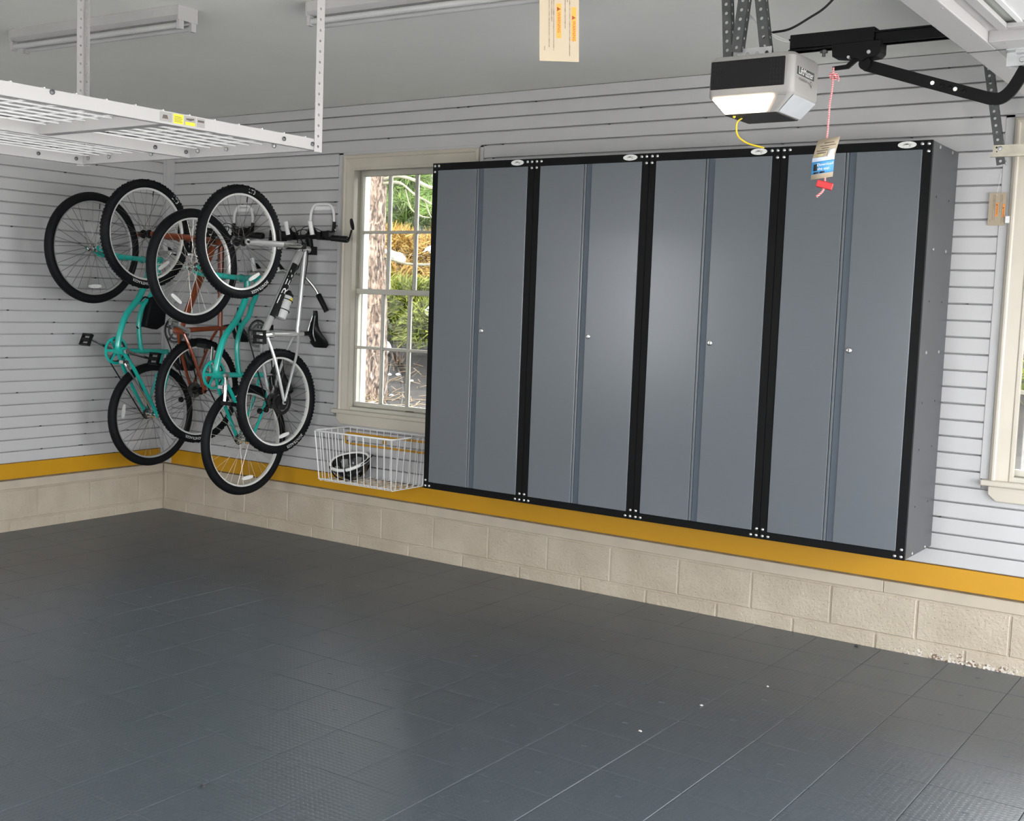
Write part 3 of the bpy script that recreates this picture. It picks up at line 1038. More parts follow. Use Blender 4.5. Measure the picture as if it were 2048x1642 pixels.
for i in range(4):
    x0, x1 = CX0 + CW * i, CX0 + CW * (i + 1)
    root = empty('wall_cabinet', ((x0 + x1) / 2, -0.24, CZ0), lab[i], 'cabinet', 'row of grey wall cabinets')
    g = 0.0012
    yb = -CD
    MB().box((x0 + g, yb + 0.02, CZ0 + 0.001), (x1 - g, -0.0225, CZ1 - 0.001)).build('body', M_side, root, smooth=False, bevel=0.002)
    fr = MB()
    fw = 0.034
    fr.box((x0 + g, yb, CZ0), (x0 + fw, yb + 0.0195, CZ1))
    fr.box((x1 - fw - 0.003, yb, CZ0), (x1 - g, yb + 0.0195, CZ1))
    fr.box((x0 + fw, yb, CZ0), (x1 - fw - 0.003, yb + 0.0195, CZ0 + 0.034))
    fr.box((x0 + fw, yb, CZ1 - 0.036), (x1 - fw - 0.003, yb + 0.0195, CZ1))
    fr.build('frame', M_black, root, smooth=False)
    zb, zc = CZ0 + 0.036, CZ1 - 0.038
    d0, d1, d2, d3 = x0 + 0.0365, x0 + 0.296, x0 + 0.342, x1 - 0.0395
    D1 = MB().box((d0, yb - 0.002, zb), (d1, yb + 0.017, zc)).build('door', M_door, root, smooth=False, bevel=0.0025)
    MB().box((d1 + 0.0025, yb + 0.000, zb), (d1 + 0.0135, yb + 0.017, zc)).build('folded_lip', M_door, D1, smooth=False, bevel=0.002)
    D2 = MB().box((d2, yb - 0.002, zb), (d3, yb + 0.017, zc)).build('door', M_door, root, smooth=False, bevel=0.0025)
    MB().box((d1 + 0.016, yb + 0.004, zb), (d2 - 0.0005, yb + 0.017, zc)).build('finger_recess', M_strip, D2, smooth=False)
    lk = V((d2 + 0.021, yb - 0.002, 1.420))
    lo = MB().lathe(lk, (0, -1, 0), [(0, 0.013), (0.004, 0.013), (0.006, 0.010), (0.006, 0.004)], 16, False).build('lock', M_chrome, D2)
    MB().box((lk.x - 0.0012, lk.y - 0.0066, lk.z - 0.005), (lk.x + 0.0012, lk.y - 0.0058, lk.z + 0.005)).build('keyhole', M_blackm, D2)
    # oval badge with a thin swoosh
    bc = V((x1 - 0.104, yb, 2.2985))
    n = 24
    MB().prism([(bc.x + 0.039 * cos(2 * pi * k / n), yb, bc.z + 0.0145 * sin(2 * pi * k / n)) for k in range(n)], (0, -0.0025, 0)).build('badge', M_refl, root, smooth=False)
    sw = MB()
    for a0, a1, zz, hh in ((-0.024, 0.020, 0.001, 0.0022), (-0.014, 0.006, 0.0045, 0.0016), (0.004, 0.016, -0.005, 0.0016)):
        sw.prism([(bc.x + a0, yb - 0.0026, bc.z + zz - hh), (bc.x + a1, yb - 0.0026, bc.z + zz - hh * 0.2), (bc.x + a1, yb - 0.0026, bc.z + zz + hh * 0.4), (bc.x + (a0 + a1) / 2, yb - 0.0026, bc.z + zz + hh)], (0, -0.0004, 0))
    sw.build('badge_swoosh', M_text_d, root, smooth=False)
    for sx, ex_ in ((1, x0), (-1, x1)):
        for sz, ez in ((1, CZ0), (-1, CZ1)):
            for a, b in ((0.015, 0.015), (0.042, 0.015), (0.015, 0.046)):
                inst('bolt', bolt_me, (ex_ + sx * a, yb, ez + sz * b), root)
    if i == 3:
        for z in (0.541, 1.424, 1.868, 2.300):
            for y in (-0.333, -0.130):
                inst('bolt', bolt_side, (x1 - g, y, z), root)
        for z in (0.75, 1.0, 1.205, 1.645, 2.09):
            for y in (-0.338, -0.133):
                inst('pin_hole', hole_side, (x1 - g, y, z), root)


# ================================================================ BICYCLES
SPOKE_DATA = {}


def wheel(root, name_x, c, r, tire_r, m_rim, m_spoke, knobs, refl_ang, text=None, hub_m=M_alu):
    """wheel in the plane x = const; tyre is the part's own mesh, the rest are its sub-parts"""
    c = V(c)
    X = (1, 0, 0)
    tr = tire_r
    rc = r - tr
    prof = [(tr * cos(a), rc + tr * sin(a)) for a in [2 * pi * k / 12 for k in range(12)]]
    tire = MB().lathe(c, X, prof, 64)
    if knobs:
        n = 92
        for k in range(n):
            for sgn, off, ln in (((1, 0.55, 0.005), (-1, 0.55, 0.005)) if k % 2 else ((1, 0.85, 0.005), (-1, 0.85, 0.005))):
                a = 2 * pi * k / n
                b_ = pi / 2 - off * sgn
                rad = V((0, cos(a), sin(a)))
                nrm = V((cos(b_), 0, 0)) + rad * sin(b_)
                tan = V((0, -sin(a), cos(a)))
                p = c + rad * rc + nrm * (tr + 0.001)
                tire.obox(p, nrm, tan, nrm.cross(tan), 0.0020, 0.0052, ln)
    wh = tire.build('wheel', M_rubber, root)
    ro = r - tr * 1.62
    MB().lathe(c, X, [(-0.012, ro + 0.004), (-0.013, ro - 0.008), (-0.008, ro - 0.018), (0.008, ro - 0.018), (0.013, ro - 0.008), (0.012, ro + 0.004)], 64).build('rim', m_rim, wh)
    sp_ = MB()
    ns = 32
    for k in range(ns):
        a = 2 * pi * k / ns
        side = 1 if k % 2 else -1
        off = (0.62 if (k // 2) % 2 else -0.62)
        ha = a + off
        p = c + V((side * 0.028, 0.022 * cos(ha), 0.022 * sin(ha)))
        q = c + V((side * 0.003, (ro - 0.017) * cos(a), (ro - 0.017) * sin(a)))
        sp_.tube([p, q], 0.00125, 4)
    sp_.build('spokes', m_spoke, wh, kind='stuff')
    hb = MB().lathe(c, X, [(-0.058, 0.004), (-0.056, 0.010), (-0.034, 0.012), (-0.031, 0.026), (-0.026, 0.026), (-0.022, 0.014), (0.022, 0.014), (0.026, 0.026), (0.031, 0.026), (0.034, 0.012), (0.056, 0.010), (0.058, 0.004)], 16, False)
    hb.cyl(c + V((-0.075, 0, 0)), c + V((0.075, 0, 0)), 0.005, 8)
    hb.lathe(c + V((0.066, 0, 0)), X, [(0, 0.009), (0.008, 0.009)], 6, False)
    hb.build('hub', hub_m, wh)
    if refl_ang is not None:
        a = radians(refl_ang)
        rad, tan = V((0, cos(a), sin(a))), V((0, -sin(a), cos(a)))
        rp = c + rad * (ro - 0.062) + V((0.006, 0, 0))
        ring_ = []
        for k in range(16):
            t = 2 * pi * k / 16
            ring_.append(rp + tan * (0.046 * max(-1, min(1, 1.25 * cos(t)))) + rad * (0.012 * sin(t)))
        MB().prism(ring_, (0.008, 0, 0)).build('reflector', M_refl, wh)
    MB().cyl(c + V((0, 0.05, ro - 0.018)), c + V((0, 0.047, ro - 0.055)), 0.003, 6).build('valve', M_blackm, wh)
    if text:
        mb = MB()
        for body, size, ang in text:
            vs, fs = text_geo(body, size)
            r0 = rc - 0.004
            pts = []
            for x, y in vs:
                ph = radians(ang) - x / r0
                rho = r0 + y
                ax = sqrt(max(1e-6, tr * tr - (rho - rc) ** 2)) + 0.0008
                pts.append(c + V((ax, rho * cos(ph), rho * sin(ph))))
            mb.add(pts, fs)
        mb.build('sidewall_lettering', M_text_w, wh, smooth=False)
    return wh


def saddle(root, X, y, z_nose, z_tail, wd, thick, m=M_blackm, tilt=0.0):
    """saddle with its top towards the wall (+y) and its nose up"""
    L = z_nose - z_tail
    rg = []
    N = 16
    for j in range(13):
        t = j / 12
        z = z_tail + L * t
        hw = wd / 2 * (0.82 + 0.18 * sin(min(1, t * 5) * pi / 2)) if t < 0.2 else wd / 2 * (0.16 + 0.84 * (1 - ((t - 0.2) / 0.8)) ** 1.7)
        if t < 0.08 or t > 0.95:
            hw *= 0.8
        th = thick * (1.0 if t < 0.75 else 0.75)
        yy = y + tilt * (t - 0.5) + 0.016 * cos(t * 2 * pi)
        rg.append([(X + hw * cos(a), yy + (th * 0.35 if sin(a) > 0 else th) * sin(a), z) for a in [2 * pi * k / N for k in range(N)]])
    s_ = MB().loft(rg).build('saddle', m, root)
    zc = z_tail + L * 0.42
    MB().tube(spl([(X - 0.022, y - thick, z_tail + L * 0.18), (X - 0.022, y - 0.055, zc), (X - 0.012, y - thick * 0.9, z_nose - L * 0.14)], 5), 0.0035, 6) \
        .tube(spl([(X + 0.022, y - thick, z_tail + L * 0.18), (X + 0.022, y - 0.055, zc), (X + 0.012, y - thick * 0.9, z_nose - L * 0.14)], 5), 0.0035, 6).build('rails', M_alu, s_)
    return s_


def crank(root, X, bb, near, far, ring_r, m_arm, m_ring, guard=None, teeth=True, ped='resin'):
    """chainring on the -x side, two crank arms and pedals; near/far are pedal-axle (x, y, z)"""
    bby, bbz = bb
    base = MB().cyl((X - 0.065, bby, bbz), (X + 0.072, bby, bbz), 0.011, 10)
    base.lathe((X - 0.042, bby, bbz), (1, 0, 0), [(-0.002, 0.016), (-0.002, 0.032), (0.003, 0.032), (0.003, 0.016)], 24)
    ca = base.build('crankset', m_arm, root)
    rg = MB()
    xr = X - 0.048
    rg.lathe((xr, bby, bbz), (1, 0, 0), [(-0.0015, ring_r - 0.014), (-0.0015, ring_r), (0.0015, ring_r), (0.0015, ring_r - 0.014)], 40)
    if teeth:
        n = 36
        for k in range(n):
            a = 2 * pi * k / n
            rg.obox((xr, bby + ring_r * cos(a), bbz + ring_r * sin(a)), (1, 0, 0), (0, cos(a), sin(a)), (0, -sin(a), cos(a)), 0.0013, 0.005, 0.003)
        if ring_r > 0.078 and not guard:
            rg.lathe((xr + 0.008, bby, bbz), (1, 0, 0), [(-0.001, ring_r - 0.035), (-0.001, ring_r - 0.02), (0.001, ring_r - 0.02), (0.001, ring_r - 0.035)], 36)
    for k in range(5):
        a = 2 * pi * k / 5 + 0.3
        rg.bar((xr, bby + 0.02 * cos(a), bbz + 0.02 * sin(a)), (xr, bby + (ring_r - 0.008) * cos(a), bbz + (ring_r - 0.008) * sin(a)), 0.012, 0.003, (1, 0, 0))
    rg.build('chainring', m_ring, ca)
    if guard:
        gd = MB().lathe((X - 0.040, bby, bbz), (1, 0, 0), [(-0.002, ring_r - 0.004), (-0.002, ring_r + 0.012), (0.002, ring_r + 0.012), (0.002, ring_r - 0.004)], 40)
        for k in range(6):
            a = 2 * pi * k / 6
            gd.bar((X - 0.04, bby + 0.02 * cos(a), bbz + 0.02 * sin(a)), (X - 0.04, bby + ring_r * cos(a), bbz + ring_r * sin(a)), 0.016, 0.003, (1, 0, 0))
        gd.build('chain_guard', guard, ca)
    for s_, pd in ((1, near), (-1, far)):
        px, py, pz = pd
        xa = X + s_ * 0.075
        d = (V((0, py - bby, pz - bbz))).normalized()
        tip = V((xa + s_ * 0.012, bby, bbz)) + d * 0.17
        am = MB().tube([(xa - s_ * 0.01, bby, bbz), V((xa, bby, bbz)) + d * 0.03, tip], [0.015, 0.0125, 0.009], 8)
        am.lathe((xa - s_ * 0.006, bby, bbz), (1, 0, 0), [(-0.009, 0.017), (0.011, 0.017)], 12, False)
        am.build('crank_arm', m_arm, ca)
        pc = tip + V((s_ * 0.055, 0, 0))
        f = d.cross(V((1, 0, 0)))
        pm = MB().cyl(tip, pc + V((s_ * 0.045, 0, 0)), 0.006, 8)
        if ped == 'cage':
            for q in (-1, 1):
                pm.obox(pc + f * (0.034 * q), (1, 0, 0), f, d, 0.045, 0.003, 0.011)
                pm.obox(pc + V((0.043 * q, 0, 0)), (1, 0, 0), f, d, 0.003, 0.032, 0.010)
            pm.obox(pc, (1, 0, 0), f, d, 0.040, 0.008, 0.009)
        else:
            for q in (-1, 1):
                pm.obox(pc + f * (0.034 * q), (1, 0, 0), f, d, 0.045, 0.006, 0.012)
                pm.obox(pc + V((0.041 * q, 0, 0)), (1, 0, 0), f, d, 0.004, 0.032, 0.011)
            pm.obox(pc, (1, 0, 0), f, d, 0.042, 0.011, 0.010)
        pm.build('pedal', M_chrome if ped == 'cage' else M_blackm, ca)
    return ca


def chain(root, X, bb, rr, rh, cr):
    x = X - 0.048
    a, b = V((0, bb[0], bb[1])), V((0, rh[0], rh[1]))
    d = (b - a).normalized()
    n = V((0, -d.z, d.y))
    pts = []
    for k in range(13):
        t = pi / 2 + pi * k / 12
        pts.append(a + (d * cos(t) + n * sin(t)) * rr)
    for k in range(9):
        t = -pi / 2 + pi * k / 8
        pts.append(b + (d * cos(t) + n * sin(t)) * cr)
    MB().tube([V((x, p.y, p.z)) for p in pts], 0.0042, 5, True).build('chain', M_blackm, root)
    MB().lathe((x, rh[0], rh[1]), (1, 0, 0), [(-0.002, 0.012), (-0.002, cr), (0.002, cr), (0.002, 0.012)], 24).build('rear_sprocket', M_dsteel, root)


def yz(X, p):
    return V((X, p[0], p[1]))


def bar_grips(hb, pts, m_grip, ends=((0, 1), (-1, -2)), r=0.0185, ln=0.12):
    for i, j in ends:
        a, b = V(pts[i]), V(pts[j])
        d = (b - a).normalized()
        MB().tube([a, a + d * 0.006, a + d * ln, a + d * (ln + 0.006)], [r * 0.9, r * 1.12, r, r * 1.1], 12).build('grip', m_grip, hb)


def mtb(X, fh, rh, rf, rr, crown, head0, head1, dt0, bb, tt0, sc, clamp, sad, barc, half, near, far, m_frame, fork_m, stan_m, label, lcol, fat=0.022, text=None, refl=(-70, -70), disc=False, frame_text=None, m_spoke=M_spoke_d, ped='cage'):
    root = empty('bicycle', (X, rh[0], rh[1] - rr), label, 'bicycle', 'bicycles hung on the back wall')
    wheel(root, 'front', yz(X, fh), rf, 0.027, M_rim, m_spoke, True, refl[0], text[0] if text else None, M_blackm)
    wheel(root, 'rear', yz(X, rh), rr, 0.027, M_rim, m_spoke, True, refl[1], text[1] if text else None, M_blackm)
    f = MB()
    f.cyl(yz(X, head0), yz(X, head1), 0.0225, 14)
    f.tube([yz(X, dt0), (yz(X, dt0) + yz(X, bb)) / 2, yz(X, bb)], [fat, fat, fat * 0.9], 14)
    f.tube([yz(X, tt0), yz(X, sc)], [0.019, 0.016], 12)
    f.cyl(yz(X, bb), yz(X, sc) + (yz(X, sc) - yz(X, bb)).normalized() * 0.05, 0.0165, 12)
    f.cyl((X - 0.036, bb[0], bb[1]), (X + 0.036, bb[0], bb[1]), 0.024, 14)
    for s_ in (-1, 1):
        b_, s2, h_ = yz(X, bb), yz(X, sc), yz(X, rh)
        e = V((s_, 0, 0))
        d = (h_ - b_).normalized()
        f.tube(spl([b_ + e * 0.022, b_ + d * 0.10 + e * 0.045, b_ + d * 0.22 + e * 0.058, h_ + e * 0.062], 4), 0.0098, 8)
        d = (h_ - s2).normalized()
        f.tube(spl([s2 + e * 0.014, s2 + d * 0.08 + e * 0.040, s2 + d * 0.20 + e * 0.052, h_ + e * 0.062], 4), 0.0085, 8)
        f.lathe(h_ + e * 0.062, (1, 0, 0), [(-0.004, 0.016), (0.004, 0.016)], 10, False)
    fo = f.build('frame', m_frame, root)
    if frame_text:
        a, b_ = yz(X, dt0), yz(X, bb)
        d = (b_ - a).normalized()
        nrm = V((1, 0, 0))
        u = nrm.cross(d)
        mid = a + (b_ - a) * 0.44
        st = MB()
        rg = []
        for t in np.linspace(0.16, 0.80, 10):
            p = a + (b_ - a) * t
            rg.append(p)
        for k in range(len(rg) - 1):
            vs = []
            for p in (rg[k], rg[k + 1]):
                for q in range(9):
                    an = radians(-72 + 18 * q)
                    vs.append(p + (nrm * cos(an) + u * sin(an)) * (fat + 0.0012))
            st.add(vs, [(q, q + 1, q + 10, q + 9) for q in range(8)])
        st.build('decal_band', M_blackm, fo)
        vs, fs = text_geo(frame_text, 0.062)
        pts = []
        for x, y in vs:
            an = y / fat * 0.9
            pts.append(mid + d * (-x * 1.7) + (nrm * cos(an) + u * sin(an) * -1) * (fat + 0.0022))
        MB().add(pts, fs).build('decal_lettering', M_text_w, fo, smooth=False)
    # fork: two lowers, stanchions, crown, arch
    fk = MB()
    st = MB()
    a, b_ = yz(X, fh), yz(X, crown)
    d = (b_ - a).normalized()
    L = (b_ - a).length
    n = V((0, -d.z, d.y))
    for s_ in (-1, 1):
        e = V((s_ * 0.060, 0, 0))
        fk.tube([a + e + n * -0.004, a + e + d * 0.06, a + e + d * (L * 0.62)], [0.010, 0.0175, 0.0185], 12)
        fk.lathe(a + e, (1, 0, 0), [(-0.006, 0.017), (0.006, 0.017)], 10, False)
        st.cyl(a + e + d * (L * 0.6), b_ + e - d * 0.005, 0.0145, 12)
    fk.tube(spl([a + d * (L * 0.58) + V((-0.060, 0, 0)), a + d * (L * 0.64) + V((-0.035, 0, 0)) + n * -0.02, a + d * (L * 0.64) + V((0.035, 0, 0)) + n * -0.02, a + d * (L * 0.58) + V((0.060, 0, 0))], 4), 0.010, 8)
    fko = fk.build('fork', fork_m, root)
    st.build('stanchions', stan_m, fko)
    MB().obox(b_ + d * 0.008, (1, 0, 0), d, n, 0.078, 0.017, 0.019).cyl(b_, yz(X, head0), 0.019, 12).build('fork_crown', M_blackm, fko, bevel=0.006)
    # V-brake bodies on the fork
    for s_ in (-1, 1):
        vb = MB()
        p = a + d * (L * 0.62) + V((s_ * 0.046, 0, 0))
        vb.bar(p + n * 0.01, p + n * 0.085 + V((-s_ * 0.012, 0, 0)), 0.012, 0.012, (1, 0, 0))
        vb.build('brake_arm', M_blackm, fko)
    # stem + handlebar
    bc = yz(X, barc)
    MB().tube([yz(X, head1), yz(X, head1) + (yz(X, head1) - yz(X, head0)).normalized() * 0.03], 0.021, 12).tube([yz(X, head1) + V((0, 0.012, 0)), bc], [0.020, 0.024], 10).obox(yz(X, head1) + V((0, 0.018, -0.004)), (1, 0, 0), (0, 1, 0), (0, 0, 1), 0.024, 0.026, 0.026).build('stem', M_blackm, root)
    pts = spl([bc + V((-half, 0.005, -0.016)), bc + V((-half + 0.17, 0.0, -0.004)), bc + V((-0.07, 0, 0)), bc, bc + V((0.07, 0, 0)), bc + V((half - 0.17, 0.0, -0.004)), bc + V((half, 0.005, -0.016))], 5)
    hb = MB().tube(pts, 0.0145, 10).build('handlebar', M_blackm, root)
    bar_grips(hb, [pts[0], pts[5], pts[-6], pts[-1]], M_blackm)
    for s_ in (-1, 1):
        p = bc + V((s_ * (half - 0.155), 0, -0.003))
        MB().lathe(p, (1, 0, 0), [(-0.018, 0.019), (0.018, 0.019)], 12, False).obox(p + V((0, -0.012, 0.018)), (1, 0, 0), (0, 1, 0), (0, 0, 1), 0.034, 0.024, 0.019) \
            .obox(p + V((-s_ * 0.045, -0.01, 0.008)), (1, 0, 0), (0, 1, 0), (0, 0, 1), 0.022, 0.026, 0.024) \
            .tube(spl([p + V((0, -0.02, 0.025)), p + V((s_ * 0.03, -0.045, 0.035)), p + V((s_ * 0.075, -0.055, 0.030)), p + V((s_ * 0.10, -0.052, 0.042))], 4), 0.006, 6).build('brake_lever', M_blackm, hb)
        ca = MB()
        ca.tube(spl([p + V((-s_ * 0.02, -0.02, 0.03)), p + V((-s_ * 0.10, -0.07, 0.065)), bc + V((s_ * 0.02, -0.09, 0.03)), bc + V((s_ * 0.02, -0.07, -0.06)), yz(X, dt0) + V((s_ * 0.02, 0, -0.02))], 6), 0.0026, 5)
        ca.tube(spl([p + V((-s_ * 0.05, -0.01, 0.02)), p + V((-s_ * 0.15, -0.04, 0.045)), bc + V((-s_ * 0.05, -0.06, 0.02)), yz(X, tt0) + V((s_ * 0.022, 0.0, 0.0)), yz(X, tt0) * 0.6 + yz(X, sc) * 0.4 + V((s_ * 0.021, 0, 0))], 6), 0.0026, 5)
        ca.build('cable', M_blackm, hb)
    # seat post and saddle
    MB().cyl(yz(X, sc), yz(X, clamp), 0.0145, 12).obox(yz(X, clamp), (1, 0, 0), (0, 1, 0), (0, 0, 1), 0.022, 0.014, 0.022).build('seat_post', M_blackm, root)
    saddle(root, X, *sad)
    crank(root, X, bb, near, far, 0.082, M_alu, M_dsteel, ped=ped)
    chain(root, X, bb, 0.08, rh, 0.045)
    # rear cassette, derailleur, brake disc
    cs = MB()
    for k, q in enumerate((0.05, 0.043, 0.036, 0.030)):
        cs.lathe((X - 0.030 - 0.006 * k, rh[0], rh[1]), (1, 0, 0), [(-0.0015, 0.014), (-0.0015, q), (0.0015, q), (0.0015, 0.014)], 24)
    cs.build('cassette', M_dsteel, root)
    dm = MB()
    h_ = yz(X, rh) + V((-0.062, 0, 0))
    j1, j2 = h_ + V((0, -0.03, -0.055)), h_ + V((0, -0.085, -0.06))
    dm.tube([h_ + V((0, -0.01, -0.015)), j1], 0.012, 8).bar(j1, j2, 0.004, 0.020, (1, 0, 0))
    for j in (j1, j2):
        dm.lathe(j, (1, 0, 0), [(-0.006, 0.018), (0.006, 0.018)], 12, False)
    dm.build('derailleur', M_blackm, root)
    if disc:
        MB().lathe(yz(X, rh) + V((0.042, 0, 0)), (1, 0, 0), [(-0.0009, 0.058), (-0.0009, 0.08), (0.0009, 0.08), (0.0009, 0.058)], 36).lathe(yz(X, rh) + V((0.042, 0, 0)), (1, 0, 0), [(-0.003, 0.012), (-0.003, 0.05), (0.003, 0.05), (0.003, 0.012)], 24).build('brake_disc', M_blackm, root)
    return root, hb




def sad_args(y, zn, ztl, wd, th, tilt=0.0):
    return (y, zn, ztl, wd, th, M_blackm, tilt)


sroot, shb = mtb(X=1.55, fh=(-0.745, 1.874), rh=(-0.419, 0.918), rf=0.332, rr=0.325, crown=(-0.290, 1.876), head0=(-0.272, 1.868), head1=(-0.160, 1.858),
                 dt0=(-0.245, 1.842), bb=(-0.544, 1.334), tt0=(-0.200, 1.848), sc=(-0.256, 1.332), clamp=(-0.118, 1.336), sad=sad_args(-0.080, 1.480, 1.245, 0.155, 0.032, -0.05),
                 barc=(-0.172, 1.938), half=0.325, near=(1.70, -0.718, 1.323), far=(1.42, -0.37, 1.345), m_frame=M_silver, fork_m=M_silver, stan_m=M_chrome,
                 label='silver mountain bike hanging nearest the window, front wheel up', lcol=None, fat=0.025,
                 text=([('BONTRAGER', 0.026, -62), ('LT3', 0.034, 78)], [('BONTRAGER', 0.026, -62)]), refl=(-62, -76), disc=True, frame_text='TREK', ped='resin')
# mirror on the bar end
bx = V((1.55 + 0.325, -0.167, 1.922))
MB().tube(spl([bx, bx + V((0.02, -0.01, 0.01)), bx + V((0.045, -0.02, 0.055))], 4), 0.006, 6).build('mirror_arm', M_blackm, shb)
mc = bx + V((0.050, -0.022, 0.090))
mn = V((0.55, 0.80, 0.22)).normalized()
MB().lathe(mc, mn, [(-0.008, 0.014), (-0.004, 0.034), (0.003, 0.036), (0.004, 0.032)], 20, False).build('mirror', M_blackm, shb)

# bottle cage + bottle on the silver bike
ba, bb_ = V((1.555, -0.333, 1.600)), V((1.555, -0.412, 1.425))
bd = (bb_ - ba).normalized()
bn = V((0, -bd.z, bd.y))
cg = MB()
for t in (0.35, 0.70):
    p = ba + (bb_ - ba) * t
    u = V((1, 0, 0))
    cg.tube([p + (u * cos(k * 2 * pi / 20) + bn * sin(k * 2 * pi / 20)) * 0.0395 for k in range(20)], 0.003, 6, True)
for s_ in (-1, 1):
    cg.tube([ba + (bb_ - ba) * 0.3 + V((s_ * 0.012, 0, 0)) + bn * 0.040 * (1 if bn.y < 0 else -1), bb_ + V((s_ * 0.012, 0, 0)) + bn * 0.040 * (1 if bn.y < 0 else -1)], 0.003, 6)
cg.build('bottle_cage', M_blackm, sroot)
bt = MB().lathe(bb_, -bd, [(0.0, 0.020), (0.004, 0.033), (0.05, 0.035), (0.085, 0.035), (0.095, 0.031), (0.11, 0.035), (0.145, 0.035), (0.155, 0.030)], 24, False)
btr = bt.build('water_bottle', M_bottle, None, label='clear grey water bottle with yellow mark caged on silver bike', cat='bottle')
MB().lathe(bb_, -bd, [(0.152, 0.034), (0.168, 0.033), (0.176, 0.022), (0.190, 0.010)], 20, False).build('bottle_cap', M_blackm, btr)
ym = MB()
for k in range(6):
    an0, an1 = radians(-10 + 12 * k), radians(2 + 12 * k)
    vs = []
    for an in (an0, an1):
        for h_ in (0.118, 0.142):
            vs.append(bb_ - bd * h_ + (V((1, 0, 0)) * cos(an) + V((0, 1, 0)) * sin(an)) * 0.0362)
    ym.add(vs, [(0, 1, 3, 2)])
ym.build('yellow_mark', mat('yellow_print', (0.85, 0.66, 0.02), 0.5, nscale=9, namt=0.03), btr)

# orange mountain bike
oroot, ohb = mtb(X=0.90, fh=(-0.902, 1.911), rh=(-0.480, 0.941), rf=0.329, rr=0.337, crown=(-0.440, 1.905), head0=(-0.425, 1.902), head1=(-0.285, 1.896),
                 dt0=(-0.372, 1.862), bb=(-0.633, 1.327), tt0=(-0.300, 1.875), sc=(-0.300, 1.342), clamp=(-0.175, 1.362), sad=sad_args(-0.128, 1.478, 1.250, 0.155, 0.034, -0.03),
                 barc=(-0.225, 1.958), half=0.30, near=(1.05, -0.80, 1.397), far=(0.75, -0.47, 1.26), m_frame=M_orange, fork_m=M_orange, stan_m=M_orange,
                 label='burnt orange mountain bike hanging between the two teal cruisers', lcol=None, fat=0.0225,
                 text=([('BONTRAGER', 0.024, -100), ('LT3', 0.036, 48)], [('BONTRAGER', 0.024, -100)]), refl=(-55, None), m_spoke=M_spoke_d)


